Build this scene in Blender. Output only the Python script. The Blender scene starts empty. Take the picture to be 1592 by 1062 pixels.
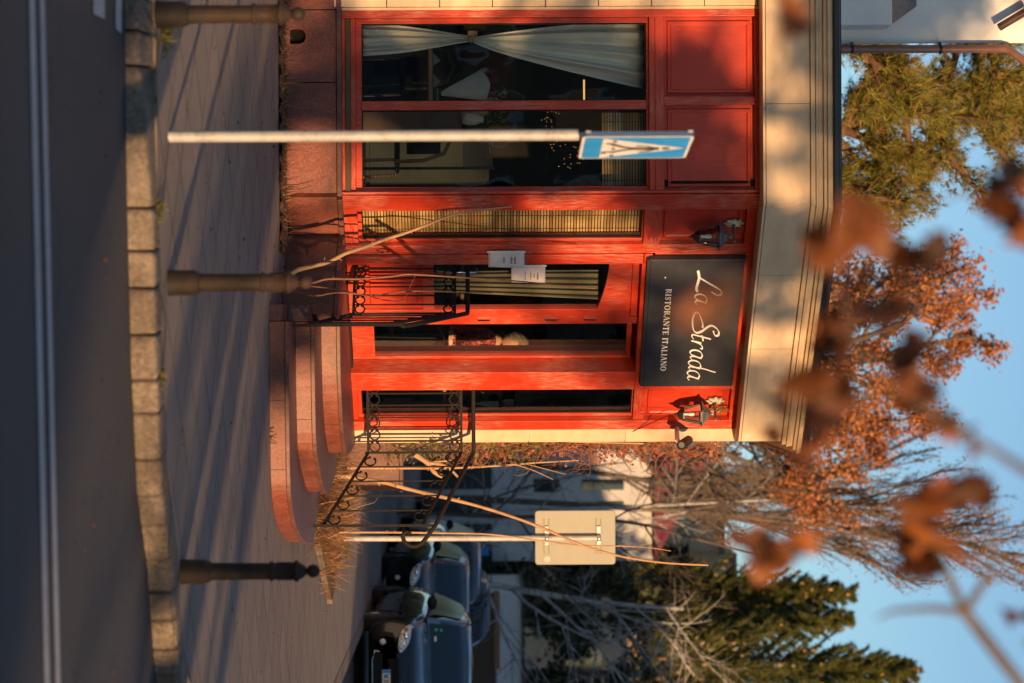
import bpy, math, random
from math import sin, cos, pi, radians, sqrt, atan2, floor
from mathutils import Vector, Matrix
import numpy as np
rnd = random.Random(7)
SC = bpy.context.scene
COL = SC.collection

# ------------------------------------------------------------------ camera
# the photograph is a portrait frame stored on its side: world up points to image right
F, CX, HOR, EYE, ROLL = 3759.0, 531.0, 748.0, 1.66, 0.0047
camd = bpy.data.cameras.new('camera')
cam = bpy.data.objects.new('camera', camd); COL.objects.link(cam)
camd.sensor_width = 36; camd.sensor_fit = 'HORIZONTAL'; camd.lens = 85
camd.shift_x = 48 / 1592; camd.clip_start = .1; camd.clip_end = 3000
upc = Vector((sin(ROLL), 0, cos(ROLL))); rgt = Vector((cos(ROLL), 0, -sin(ROLL)))
m = Matrix.Identity(4)
for i in range(3):
    m[i][0] = upc[i]; m[i][1] = -rgt[i]; m[i][2] = (0, -1, 0)[i]
m.translation = Vector((0, 0, EYE)); cam.matrix_world = m
camd.dof.use_dof = True; camd.dof.focus_distance = 21.0; camd.dof.aperture_fstop = 2.0
SC.camera = cam

# ------------------------------------------------------------------ light
SUN_AZ, SUN_EL = radians(28), radians(8)          # azimuth from -Y towards +X
todir = Vector((sin(SUN_AZ) * cos(SUN_EL), -cos(SUN_AZ) * cos(SUN_EL), sin(SUN_EL)))
w = bpy.data.worlds.new('World'); SC.world = w; w.use_nodes = True
nt = w.node_tree; bg = nt.nodes['Background']
sky = nt.nodes.new('ShaderNodeTexSky'); sky.sky_type = 'NISHITA'; sky.sun_disc = False
sky.sun_elevation = SUN_EL; sky.sun_rotation = pi - SUN_AZ
sky.altitude = 100; sky.air_density = 1.0; sky.dust_density = .4; sky.ozone_density = 2.6
nt.links.new(sky.outputs[0], bg.inputs[0]); bg.inputs[1].default_value = 0.112
sd = bpy.data.lights.new('sun', 'SUN'); sd.energy = 5.0; sd.angle = radians(.5); sd.color = (1, .60, .29)
so = bpy.data.objects.new('sun', sd); COL.objects.link(so)
so.rotation_euler = todir.to_track_quat('Z', 'Y').to_euler()
SC.view_settings.view_transform = 'Standard'; SC.view_settings.look = 'None'
SC.view_settings.exposure = 0.7; SC.view_settings.gamma = 1

# ------------------------------------------------------------------ pixel helpers (photo pixels -> real positions)
def unroll(ix, iy):
    du, dh = iy - 531, ix - 796
    return 531 + du + dh * ROLL, 796 + dh - du * ROLL
def P(ix, iy, Y):
    u, h = unroll(ix, iy)
    return Vector(((u - CX) * Y / F, Y, EYE + (h - HOR) * Y / F))
def G(ix, iy, z=0.0):                              # point on a level surface at height z
    u, h = unroll(ix, iy)
    Y = (EYE - z) * F / (HOR - h)
    return Vector(((u - CX) * Y / F, Y, z))
CXW, YA = -1.26, 20.46                             # corner between the two facades
R2 = sqrt(.5)
def sA(iy, ix=796):
    u, h = unroll(ix, iy); return (u - CX) * YA / F - CXW
def zA(ix, iy=160):
    u, h = unroll(ix, iy); return EYE + (h - HOR) * YA / F
def sB(iy, ix=796, d=0):
    u, h = unroll(ix, iy); a = (u - CX) / F
    x0, y0 = CXW + R2 * d, YA - R2 * d
    return (a * y0 - x0) / (R2 * (1 - a))
def zB(ix, iy, d=0):
    s = sB(iy, ix, d); u, h = unroll(ix, iy)
    return EYE + (h - HOR) * (YA - R2 * d + R2 * s) / F
MA = Matrix(((1, 0, 0, CXW), (0, -1, 0, YA), (0, 0, 1, 0), (0, 0, 0, 1)))        # (s, outward, z)
MBm = Matrix(((R2, R2, 0, CXW), (R2, -R2, 0, YA), (0, 0, 1, 0), (0, 0, 0, 1)))

# ------------------------------------------------------------------ object helpers
W = {}
def tag(o, label=None, cat=None, group=None, kind=None):
    if label: o['label'] = label
    if cat: o['category'] = cat
    if group: o['group'] = group
    if kind: o['kind'] = kind
    return o
def thing(name, label, cat, loc=(0, 0, 0), rz=0, group=None):
    o = bpy.data.objects.new(name, None); COL.objects.link(o)
    o.empty_display_size = .2; o.location = loc; o.rotation_euler = (0, 0, rz)
    W[o.name] = Matrix.Translation(loc) @ Matrix.Rotation(rz, 4, 'Z')
    return tag(o, label, cat, group)
def dup(o, parent=None):
    c = o.copy(); COL.objects.link(c); c.parent = parent
    W[c.name] = W.get(o.name, Matrix.Identity(4))
    for ch in list(o.children): dup(ch, c)
    return c

class MB:
    def __init__(self, M=None):
        self.v = []; self.f = []; self.M = M; self.sm = []
    def add(self, vs, fs, smooth=False, M=None):
        M = M or self.M; b = len(self.v)
        for p in vs:
            p = Vector(p); self.v.append(tuple(M @ p) if M else tuple(p))
        for f in fs: self.f.append(tuple(b + i for i in f)); self.sm.append(smooth)
        return self
    def box(self, x0, x1, y0, y1, z0, z1, M=None):
        if x0 > x1: x0, x1 = x1, x0
        if y0 > y1: y0, y1 = y1, y0
        if z0 > z1: z0, z1 = z1, z0
        v = [(x, y, z) for z in (z0, z1) for y in (y0, y1) for x in (x0, x1)]
        return self.add(v, [(0, 2, 3, 1), (4, 5, 7, 6), (0, 1, 5, 4), (2, 6, 7, 3), (0, 4, 6, 2), (1, 3, 7, 5)], False, M)
    def prism(self, poly, z0, z1, M=None, smooth=False):
        n = len(poly)
        v = [(x, y, z0) for x, y in poly] + [(x, y, z1) for x, y in poly]
        return self.add(v, [tuple(range(n))[::-1], tuple(range(n, 2 * n))] + [(i, (i + 1) % n, n + (i + 1) % n, n + i) for i in range(n)], smooth, M)
    def tube(self, pts, r, seg=8, caps=True, M=None):
        pts = [Vector(p) for p in pts]; n = len(pts)
        if not hasattr(r, '__len__'): r = [r] * n
        vs = []; fs = []
        ref = None
        for i, p in enumerate(pts):
            t = (pts[min(i + 1, n - 1)] - pts[max(i - 1, 0)])
            t = t.normalized() if t.length > 1e-9 else Vector((0, 0, 1))
            if ref is None: ref = Vector((1, 0, 0)) if abs(t.x) < .8 else Vector((0, 1, 0))
            a = (ref - t * ref.dot(t))
            a = a.normalized() if a.length > 1e-6 else t.orthogonal().normalized()
            ref = a; b = t.cross(a)
            for k in range(seg):
                an = 2 * pi * k / seg
                vs.append(p + (a * cos(an) + b * sin(an)) * r[i])
        for i in range(n - 1):
            for k in range(seg):
                k2 = (k + 1) % seg
                fs.append((i * seg + k, i * seg + k2, (i + 1) * seg + k2, (i + 1) * seg + k))
        self.add(vs, fs, True, M)
        if caps:
            self.add(vs[:seg], [tuple(range(seg))[::-1]], False, M)
            self.add(vs[-seg:], [tuple(range(seg))], False, M)
        return self
    def lathe(self, prof, c=(0, 0, 0), seg=24, M=None, smooth=True, rot=0):
        vs = []; fs = []; n = len(prof)
        for r, z in prof:
            for k in range(seg):
                an = 2 * pi * k / seg + rot
                vs.append((c[0] + r * cos(an), c[1] + r * sin(an), c[2] + z))
        for i in range(n - 1):
            for k in range(seg):
                k2 = (k + 1) % seg
                fs.append((i * seg + k, i * seg + k2, (i + 1) * seg + k2, (i + 1) * seg + k))
        return self.add(vs, fs, smooth, M)
    def ball(self, c, r, seg=16, M=None, sx=1, sy=1, sz=1):
        vs = []; fs = []; rings = seg // 2
        for i in range(rings + 1):
            th = pi * i / rings
            for k in range(seg):
                ph = 2 * pi * k / seg
                vs.append((c[0] + r * sx * sin(th) * cos(ph), c[1] + r * sy * sin(th) * sin(ph), c[2] - r * sz * cos(th)))
        for i in range(rings):
            for k in range(seg):
                k2 = (k + 1) % seg
                fs.append((i * seg + k, i * seg + k2, (i + 1) * seg + k2, (i + 1) * seg + k))
        return self.add(vs, fs, True, M)
    def grid(self, fn, nu, nv, M=None, smooth=True):
        vs = [fn(i / nu, j / nv) for j in range(nv + 1) for i in range(nu + 1)]
        fs = [(j * (nu + 1) + i, j * (nu + 1) + i + 1, (j + 1) * (nu + 1) + i + 1, (j + 1) * (nu + 1) + i) for j in range(nv) for i in range(nu)]
        return self.add(vs, fs, smooth, M)
    def build(self, name, mat, parent=None, bevel=0, subsurf=0, solid=0, merge=False):
        me = bpy.data.meshes.new(name)
        v = self.v
        if parent is not None:
            inv = W[parent.name].inverted(); v = [tuple(inv @ Vector(p)) for p in v]
        me.from_pydata(v, [], self.f)
        me.polygons.foreach_set('use_smooth', self.sm)
        if isinstance(mat, (list, tuple)):
            for q in mat: me.materials.append(q)
        else: me.materials.append(mat)
        o = bpy.data.objects.new(name, me); COL.objects.link(o)
        if parent is not None: o.parent = parent; W[o.name] = W[parent.name].copy()
        else: W[o.name] = Matrix.Identity(4)
        if bevel:
            q = o.modifiers.new('bevel', 'BEVEL'); q.width = bevel; q.segments = 2; q.limit_method = 'ANGLE'; q.angle_limit = radians(50)
        if solid:
            q = o.modifiers.new('solid', 'SOLIDIFY'); q.thickness = solid
        if subsurf:
            q = o.modifiers.new('sub', 'SUBSURF'); q.levels = q.render_levels = subsurf
        return o

def arr_obj(name, v, f, mat, parent=None, smooth=False):
    """big numpy meshes (leaves): v (n,3), f (m,k)"""
    v = np.asarray(v, dtype=np.float64); f = np.asarray(f, dtype=np.int32)
    if parent is not None:
        inv = np.array(W[parent.name].inverted()); v = v @ inv[:3, :3].T + inv[:3, 3]
    me = bpy.data.meshes.new(name)
    me.vertices.add(len(v)); me.vertices.foreach_set('co', v.astype(np.float32).ravel())
    k = f.shape[1]
    me.loops.add(f.size); me.loops.foreach_set('vertex_index', f.ravel())
    me.polygons.add(len(f)); me.polygons.foreach_set('loop_start', np.arange(0, f.size, k, dtype=np.int32))
    if smooth: me.polygons.foreach_set('use_smooth', np.ones(len(f), dtype=bool))
    me.update(calc_edges=True); me.materials.append(mat)
    o = bpy.data.objects.new(name, me); COL.objects.link(o)
    if parent is not None: o.parent = parent; W[o.name] = W[parent.name].copy()
    else: W[o.name] = Matrix.Identity(4)
    return o

# ------------------------------------------------------------------ materials
class N:
    def __init__(self, name, base=(.5, .5, .5), rough=.6, metal=0, spec=.5):
        self.m = bpy.data.materials.new(name); self.m.use_nodes = True
        self.t = self.m.node_tree; self.p = self.t.nodes['Principled BSDF']; self.out = self.t.nodes['Material Output']
        self.p.inputs['Base Color'].default_value = (*base, 1); self.p.inputs['Roughness'].default_value = rough
        self.p.inputs['Metallic'].default_value = metal; self.p.inputs['Specular IOR Level'].default_value = spec
        self._co = None
    def n(self, typ, **kw):
        x = self.t.nodes.new(typ)
        for k, val in kw.items():
            if k.startswith('i_'): x.inputs[k[2:].replace('_', ' ')].default_value = val
            else: setattr(x, k, val)
        return x
    def l(self, a, b): self.t.links.new(a, b)
    def co(self, scale=(1, 1, 1), rot=(0, 0, 0), loc=(0, 0, 0), kind='Position'):
        g = self.n('ShaderNodeNewGeometry').outputs['Position'] if kind == 'Position' else self.n('ShaderNodeTexCoord').outputs[kind]
        mp = self.n('ShaderNodeMapping'); mp.inputs['Scale'].default_value = scale; mp.inputs['Rotation'].default_value = rot; mp.inputs['Location'].default_value = loc
        self.l(g, mp.inputs[0]); return mp.outputs[0]
    def noise(self, scale=5, detail=4, rough=.6, vec=None, dist=0):
        x = self.n('ShaderNodeTexNoise'); x.inputs['Scale'].default_value = scale; x.inputs['Detail'].default_value = detail
        x.inputs['Roughness'].default_value = rough; x.inputs['Distortion'].default_value = dist
        self.l(vec if vec is not None else self.co(), x.inputs['Vector']); return x.outputs['Fac']
    def ramp(self, fac, stops, interp='LINEAR'):
        x = self.n('ShaderNodeValToRGB'); x.color_ramp.interpolation = interp
        e = x.color_ramp.elements
        while len(e) < len(stops): e.new(.5)
        for i, (p, c) in enumerate(stops):
            e[i].position = p; e[i].color = (*c, 1) if len(c) == 3 else c
        self.l(fac, x.inputs[0]); return x.outputs[0]
    def val(self, fac, a, b, lo=0.0, hi=1.0):
        x = self.n('ShaderNodeMapRange'); self.l(fac, x.inputs[0])
        for i, q in enumerate((a, b, lo, hi)): x.inputs[i + 1].default_value = q
        return x.outputs[0]
    def mix(self, fac, a, b, blend='MIX'):
        x = self.n('ShaderNodeMix', data_type='RGBA', blend_type=blend)
        for k, q in ((0, fac), (6, a), (7, b)):
            if isinstance(q, (int, float)): x.inputs[k].default_value = q
            elif isinstance(q, tuple): x.inputs[k].default_value = (*q, 1)
            else: self.l(q, x.inputs[k])
        return x.outputs[2]
    def base(self, c): self.l(c, self.p.inputs['Base Color']); return self
    def rough(self, c): self.l(c, self.p.inputs['Roughness']); return self
    def bump(self, h, strength=.3, dist=.01):
        x = self.n('ShaderNodeBump'); x.inputs['Strength'].default_value = strength; x.inputs['Distance'].default_value = dist
        self.l(h, x.inputs['Height']); self.l(x.outputs[0], self.p.inputs['Normal']); return self
    def island(self): return self.n('ShaderNodeNewGeometry').outputs['Random Per Island']

def simple(name, c, rough=.6, metal=0, var=.15, scale=8, bump=0, spec=.5):
    q = N(name, c, rough, metal, spec)
    nz = q.noise(scale, 5, .65)
    d = tuple(max(0, x * (1 - var)) for x in c); e = tuple(min(1, x * (1 + var)) for x in c)
    q.base(q.ramp(nz, [(.3, d), (.7, e)]))
    if bump: q.bump(nz, bump, .01)
    return q.m

M = {}
def red_paint(name, axis, worn=.5, c0=(.44, .026, .007), c1=(.58, .052, .012), wc=(.60, .26, .17)):
    q = N(name, c0, .42)
    sc = {'v': (14, 14, .9), 'h': (1.2, 1.2, 16)}[axis]
    fine = q.noise(9, 6, .7, q.co(sc)); big = q.noise(1.6, 3, .6)
    col = q.ramp(fine, [(.3, c0), (.75, c1)])
    wear = q.n('ShaderNodeMath', operation='MULTIPLY'); q.l(q.val(fine, .44, .66), wear.inputs[0]); q.l(q.val(big, .44, .60), wear.inputs[1])
    gr_ = q.noise(1.1, 5, .65, q.co((1, 1, 1), (0, 0, 0), (7, 3, 1))); col = q.mix(q.val(gr_, .42, .68, 0, .42), col, tuple(x * .55 for x in c0))
    wf = q.n('ShaderNodeMath', operation='MULTIPLY'); q.l(wear.outputs[0], wf.inputs[0]); wf.inputs[1].default_value = worn
    q.base(q.mix(wf.outputs[0], col, wc)); q.rough(q.val(fine, .3, .7, .35, .6)); q.bump(fine, .25, .004)
    return q.m
M['red_v'] = red_paint('red_paint_upright', 'v', .6)
M['red_h'] = red_paint('red_paint_level', 'h', .6)
M['red_worn'] = red_paint('red_paint_worn', 'v', 1.0)
M['red_panel'] = red_paint('red_paint_panel', 'v', .12, (.44, .026, .007), (.54, .042, .010))
M['red_dark'] = red_paint('red_paint_dark', 'v', .05, (.16, .012, .008), (.20, .016, .01))  # darker red for the recessed door reveals

def granite(name, c0, c1, c2, sc=60, rough=.5):
    q = N(name, c0, rough)
    a = q.noise(sc, 6, .8); b = q.noise(2.2, 5, .6); v = q.n('ShaderNodeTexVoronoi'); v.inputs['Scale'].default_value = sc * 1.6
    q.l(q.co(), v.inputs['Vector'])
    st = q.noise(7, 5, .7, q.co((1, 1, .35), (0, .5, 0)), .6)
    col = q.ramp(a, [(.35, c0), (.52, c1), (.68, c2)])
    col = q.mix(q.val(b, .35, .7, 0, .55), col, tuple(x * .55 for x in c1))
    col = q.mix(q.val(st, .5, .75, 0, .45), col, tuple(min(1, x * 1.5 + .05) for x in c1))
    dt = q.noise(1.7, 6, .75, q.co((1, 1, 2.5))); col = q.mix(q.val(dt, .50, .66, 0, .6), col, (.045, .03, .024))
    q.base(col); q.bump(a, .35, .004); return q.m
M['granite'] = granite('pink_granite', (.10, .026, .017), (.20, .055, .034), (.30, .12, .075))
M['granite_dark'] = granite('dark_pink_granite', (.075, .028, .021), (.14, .055, .04), (.21, .10, .075))  # darker granite copy, also carries the shade of the landing flank
M['granite_kerb'] = granite('kerb_granite', (.07, .058, .048), (.165, .135, .105), (.29, .24, .185), 40, .9)
q = N('sandstone', (.55, .42, .27), .75)
a = q.noise(3, 6, .6, q.co((1, 1, 2.5))); b = q.noise(60, 3, .7); isl = q.island()
c = q.ramp(a, [(.3, (.54, .40, .25)), (.55, (.66, .50, .32)), (.75, (.74, .59, .40))])
c = q.mix(q.val(isl, 0, 1, 0, .28), c, (.50, .36, .22)); q.base(c); q.bump(b, .12, .003); M['sand'] = q.m
M['joint'] = simple('dark_joint', (.06, .05, .04), .9)

# ground surfaces
q = N('diagonal_paving', (.2, .18, .17), .85)
br = q.n('ShaderNodeTexBrick'); br.offset = 0.0
nd_ = q.n('ShaderNodeTexNoise'); nd_.inputs['Scale'].default_value = 1.6; nd_.inputs['Detail'].default_value = 3; q.l(q.co(), nd_.inputs['Vector'])
ns_ = q.n('ShaderNodeVectorMath', operation='SCALE'); ns_.inputs['Scale'].default_value = .035; q.l(nd_.outputs['Color'], ns_.inputs[0])
na_ = q.n('ShaderNodeVectorMath', operation='ADD'); q.l(q.co((1, 1, 1), (0, 0, pi / 4), (.13, .21, 0)), na_.inputs[0]); q.l(ns_.outputs[0], na_.inputs[1]); q.l(na_.outputs[0], br.inputs['Vector'])
br.inputs['Scale'].default_value = 1; br.inputs['Brick Width'].default_value = .5; br.inputs['Row Height'].default_value = .5
br.inputs['Mortar Size'].default_value = .013; br.inputs['Mortar Smooth'].default_value = .1
br.inputs['Color1'].default_value = (.20, .16, .13, 1); br.inputs['Color2'].default_value = (.25, .205, .17, 1); br.inputs['Mortar'].default_value = (.022, .016, .012, 1)
fine = q.noise(90, 4, .8); big = q.noise(1.3, 6, .65)
jm_ = q.noise(2.3, 4, .7, q.co((1, 1, 1), (0, 0, 0), (3, 9, 0)))
c = q.mix(q.val(jm_, .40, .60, 0, .65), br.outputs['Color'], (.21, .172, .142))
c = q.mix(q.val(fine, .3, .7, 0, .4), c, (.13, .105, .09))
c = q.mix(q.val(big, .45, .75, 0, .45), c, (.29, .235, .19))
spk = q.noise(14, 2, .5); c = q.mix(q.val(spk, .70, .74, 0, .7), c, (.05, .03, .02))
q.base(c)
hs = q.n('ShaderNodeMath', operation='MULTIPLY_ADD'); q.l(br.outputs['Fac'], hs.inputs[0]); hs.inputs[1].default_value = -1.5; q.l(fine, hs.inputs[2])
q.bump(hs.outputs[0], .5, .006); M['paving'] = q.m
q = N('asphalt', (.05, .05, .055), .8)
a = q.noise(160, 3, .8); b = q.noise(.7, 5, .6)
v = q.n('ShaderNodeTexVoronoi', feature='DISTANCE_TO_EDGE'); v.inputs['Scale'].default_value = .55
c = q.ramp(a, [(.3, (.030, .029, .031)), (.6, (.058, .055, .055)), (.8, (.12, .11, .105))])
c = q.mix(q.val(b, .4, .7, 0, .4), c, (.075, .068, .065))
wn = q.noise(3, 4, .7); wv_ = q.n('ShaderNodeVectorMath', operation='SCALE'); 
cm_ = q.n('ShaderNodeCombineXYZ'); q.l(wn, cm_.inputs[0]); q.l(wn, cm_.inputs[1])
va = q.n('ShaderNodeVectorMath', operation='ADD'); q.l(q.co(), va.inputs[0]); q.l(cm_.outputs[0], va.inputs[1]); q.l(va.outputs[0], v.inputs['Vector'])
msk = q.noise(.35, 2, .5, q.co((1, 1, 1), (0, 0, 0), (4, 2, 0)))
ck_ = q.n('ShaderNodeMath', operation='MULTIPLY'); q.l(q.val(v.outputs['Distance'], .0, .012, 1, 0), ck_.inputs[0]); q.l(q.val(msk, .48, .56), ck_.inputs[1])
c = q.mix(ck_.outputs[0], c, (.012, .012, .012))
ol = q.noise(1.1, 4, .7, q.co((.35, 2.2, 1))); c = q.mix(q.val(ol, .55, .75, 0, .5), c, (.028, .027, .028))
q.base(c); q.bump(a, .6, .006); M['asphalt'] = q.m
q = N('road_paint', (.62, .62, .6), .7)
a = q.noise(50, 4, .8); b = q.noise(6, 4, .7)
q.base(q.mix(q.val(a, .52, .66), q.mix(q.val(b, .3, .7), (.50, .49, .47), (.38, .37, .36)), (.2, .2, .19))); M['roadpaint'] = q.m
q = N('soil_and_gravel', (.12, .07, .045), .95)
a = q.noise(28, 6, .8); b = q.noise(5, 4, .6)
q.base(q.ramp(a, [(.3, (.04, .022, .014)), (.5, (.14, .075, .04)), (.7, (.30, .19, .11))])); q.bump(a, 1, .03); M['soil'] = q.m
q = N('ground_mix', (.12, .1, .07), .95); a = q.noise(2, 6, .7)
q.base(q.ramp(a, [(.35, (.06, .055, .03)), (.6, (.13, .10, .06))])); M['ground'] = q.m
M['moss'] = simple('moss_joint', (.09, .085, .025), .95, var=.6, scale=20)

# metals and others
M['iron'] = simple('wrought_iron', (.014, .012, .011), .75, .0, .4, 30, spec=.2)
q = N('rusty_iron', (.09, .06, .04), .7, .0, .3); a = q.noise(14, 6, .7); b = q.noise(3, 4, .6)
q.base(q.mix(q.val(b, .4, .7), q.ramp(a, [(.3, (.012, .010, .008)), (.7, (.026, .020, .015))]), (.04, .022, .013))); q.bump(a, .3, .004); M['bollard'] = q.m
q = N('white_metal_pole', (.6, .58, .54), .45); a = q.noise(9, 6, .75); q.base(q.ramp(a, [(.3, (.22, .22, .22)), (.5, (.37, .37, .37)), (.75, (.44, .44, .44))])); M['pole'] = q.m
M['galv'] = simple('galvanised_steel', (.5, .5, .48), .35, .8, .15, 30)
M['grey_paint'] = simple('grey_enamel', (.27, .265, .22), .5, 0, .06, 3)
M['grey_rim'] = simple('grey_enamel_rim', (.20, .195, .17), .5, 0, .06, 3)
M['black'] = simple('black_plastic', (.010, .010, .011), .6, spec=.2)
M['dark_metal'] = simple('dark_gutter_metal', (.02, .022, .025), .35, .3)
M['copper'] = simple('brown_downpipe', (.20, .10, .075), .45, .1, .12, 5)
M['zinc'] = simple('lamp_grey_metal', (.17, .16, .155), .5, .5, .3, 25)
M['lampblack'] = simple('lamp_black_metal', (.035, .032, .03), .45, .5, .3, 25)
M['plate'] = simple('worn_lamp_plate', (.45, .42, .34), .6, .1, .45, 30)
q = N('sign_board', (.025, .03, .04), .55); a = q.noise(4, 4, .6); q.base(q.ramp(a, [(.3, (.020, .022, .028)), (.7, (.034, .035, .040))])); M['board'] = q.m
M['letter'] = simple('cream_lettering', (.80, .76, .68), .6, 0, .05)
M['paper'] = simple('paper_notice', (.70, .64, .58), .8, 0, .08, 20)
M['ink'] = simple('printed_ink', (.10, .09, .10), .8)
M['white'] = simple('white_paint', (.75, .74, .70), .6, 0, .05)
M['stucco'] = simple('pale_stucco', (.68, .68, .67), .9, 0, .10, 1.2, .15)
M['curtain'] = None
q = N('curtain_cloth', (.6, .56, .44), .9); a = q.noise(80, 3, .6)
q.base(q.ramp(a, [(.3, (.80, .79, .72)), (.7, (.86, .85, .78))])); M['curtain'] = q.m
M['curtain_dark'] = simple('grey_net_curtain', (.19, .17, .12), .9, 0, .12, 40)
q = N('bamboo_blind', (.38, .25, .12), .7)
isl = q.island(); a = q.noise(25, 4, .6, q.co((1, 1, .2)))
c = q.ramp(isl, [(0, (.30, .15, .05)), (.5, (.52, .32, .13)), (1, (.66, .46, .22))]); q.base(q.mix(q.val(a, .3, .7, 0, .4), c, (.20, .12, .05))); M['bamboo'] = q.m
M['wood'] = red_paint('varnished_wood', 'v', 0, (.30, .13, .045), (.42, .19, .07))
M['wood_dark'] = red_paint('dark_wood', 'h', 0, (.06, .03, .016), (.10, .05, .026))
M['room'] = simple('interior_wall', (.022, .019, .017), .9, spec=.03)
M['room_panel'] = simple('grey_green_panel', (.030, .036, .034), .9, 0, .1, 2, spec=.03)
M['fabric_black'] = simple('black_fabric', (.02, .02, .022), .85)
M['tablecloth'] = simple('pale_cloth', (.5, .5, .46), .9)
M['chrome'] = simple('chrome', (.7, .7, .7), .15, 1, .02)
M['green'] = simple('houseplant_leaf', (.06, .12, .02), .5, 0, .4, 20)
M['bottle'] = simple('green_bottle', (.03, .07, .03), .1)
M['skin'] = simple('skin', (.50, .27, .17), .5, 0, .08, 6)
M['hair'] = simple('grey_brown_hair', (.16, .12, .08), .7, 0, .4, 40)

q = N('window_glass', (0, 0, 0), .02)
fr = q.n('ShaderNodeFresnel'); fr.inputs[0].default_value = 1.5
gl = q.n('ShaderNodeBsdfGlossy'); gl.inputs['Roughness'].default_value = .004; gl.inputs['Color'].default_value = (.9, .95, 1, 1)
tr = q.n('ShaderNodeBsdfTransparent'); tr.inputs[0].default_value = (.90, .93, .90, 1)
mx = q.n('ShaderNodeMixShader'); k = q.n('ShaderNodeMath', operation='MULTIPLY'); q.l(fr.outputs[0], k.inputs[0]); k.inputs[1].default_value = 2.1
wob = q.n('ShaderNodeBump'); wob.inputs['Strength'].default_value = .08; wob.inputs['Distance'].default_value = .02
q.l(q.noise(2.2, 2, .5), wob.inputs['Height']); q.l(wob.outputs[0], gl.inputs['Normal'])
q.l(k.outputs[0], mx.inputs[0]); q.l(tr.outputs[0], mx.inputs[1]); q.l(gl.outputs[0], mx.inputs[2]); q.l(mx.outputs[0], q.out.inputs[0]); M['glass'] = q.m

def leafmat(name, stops, trans=.35, rough=.6):
    q = N(name, stops[0][1], rough)
    c = q.ramp(q.island(), stops); q.base(c)
    tl = q.n('ShaderNodeBsdfTranslucent'); q.l(c, tl.inputs[0])
    mx = q.n('ShaderNodeMixShader'); mx.inputs[0].default_value = trans
    q.l(q.p.outputs[0], mx.inputs[1]); q.l(tl.outputs[0], mx.inputs[2]); q.l(mx.outputs[0], q.out.inputs[0]); return q.m
M['oakleaf'] = leafmat('dry_oak_leaf', [(0, (.03, .012, .006)), (.35, (.11, .035, .010)), (.8, (.30, .095, .018)), (1, (.07, .025, .01))], .22)
M['beechleaf'] = leafmat('copper_leaf', [(0, (.26, .09, .03)), (.5, (.42, .15, .045)), (1, (.52, .23, .08))], .35)
M['needle'] = leafmat('pine_needle', [(0, (.035, .05, .008)), (.45, (.16, .17, .018)), (.8, (.30, .26, .035)), (.93, (.30, .13, .04)), (1, (.36, .13, .05))], .3)
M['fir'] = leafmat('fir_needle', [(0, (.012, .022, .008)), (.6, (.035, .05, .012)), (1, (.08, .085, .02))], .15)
M['fir_lit'] = leafmat('sunlit_fir_needle', [(0, (.03, .045, .01)), (.6, (.075, .09, .018)), (1, (.16, .15, .03))], .2)  # brighter olive copy of the fir needles, sunlight put into the colour
M['tanleaf'] = leafmat('tan_leaf', [(0, (.18, .08, .035)), (.5, (.30, .15, .065)), (1, (.42, .25, .12))], .3)
M['yellowgreen'] = leafmat('ivy_leaf', [(0, (.03, .05, .01)), (.5, (.11, .11, .015)), (1, (.26, .17, .03))], .3)
M['creeper'] = leafmat('red_creeper_leaf', [(0, (.20, .03, .02)), (.5, (.34, .08, .03)), (1, (.42, .16, .05))], .35)
M['grass'] = leafmat('green_grass', [(0, (.05, .08, .01)), (.7, (.12, .13, .02)), (1, (.25, .16, .05))], .3)
M['drygrass'] = leafmat('dry_grass', [(0, (.07, .03, .014)), (.45, (.26, .12, .045)), (.8, (.38, .20, .08)), (1, (.50, .33, .17))], .2)
def bark(name, c0, c1, sc=10):
    q = N(name, c0, .85); a = q.noise(sc, 6, .75, q.co((1, 1, .3))); q.base(q.ramp(a, [(.35, c0), (.65, c1)])); q.bump(a, .5, .01); return q.m
M['bark'] = bark('grey_brown_bark', (.06, .045, .035), (.14, .11, .085))
M['bark_pine'] = bark('pine_bark', (.07, .04, .025), (.16, .08, .045))
M['birch'] = bark('birch_bark', (.16, .15, .14), (.55, .54, .53), 6)
M['stem'] = bark('tan_stem', (.30, .17, .085), (.48, .30, .16), 20)
M['twig'] = bark('red_brown_twig', (.16, .07, .04), (.30, .14, .08), 20)
M['beechbark'] = bark('beech_twig_bark', (.06, .045, .035), (.11, .08, .06))
# ================================================================== ground
def struct(name, mb, mat): return tag(mb.build(name, mat), kind='structure')
def kerb_pts(col):   # photo pixels along the kerb: (ix, iy)
    return [G(ix, iy, -.13) for ix, iy in col]
kb = kerb_pts([(193, -60), (194, 99), (197, 320), (204, 581), (213, 768), (229, 885), (234, 960), (241, 1050)])
kerb_line = [Vector((-40, 12.0, 0)), Vector((-12, 12.05, 0))] + [Vector((p.x, p.y, 0)) for p in kb] + [Vector((2.3, 13.9, 0)), Vector((3.2, 15.2, 0)), Vector((4.0, 17.5, 0)), Vector((4.0, 26, 0)), Vector((4.0, 140, 0))]
KW = .20     # kerb width
g = MB(); g.add([(-900, -300, -.16), (900, -300, -.16), (900, 1500, -.16), (-900, 1500, -.16)], [(0, 1, 2, 3)]); struct('ground', g, M['ground'])
# asphalt sheet: the street in front and the side street on the right
g = MB(); n = 60
def road_fn(a, b): return (-45 + 75 * a, -14 + 160 * b, -.13 + .003 * sin(a * 19) * cos(b * 23))
g.grid(road_fn, 40, 80); struct('road', g, M['asphalt'])
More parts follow.
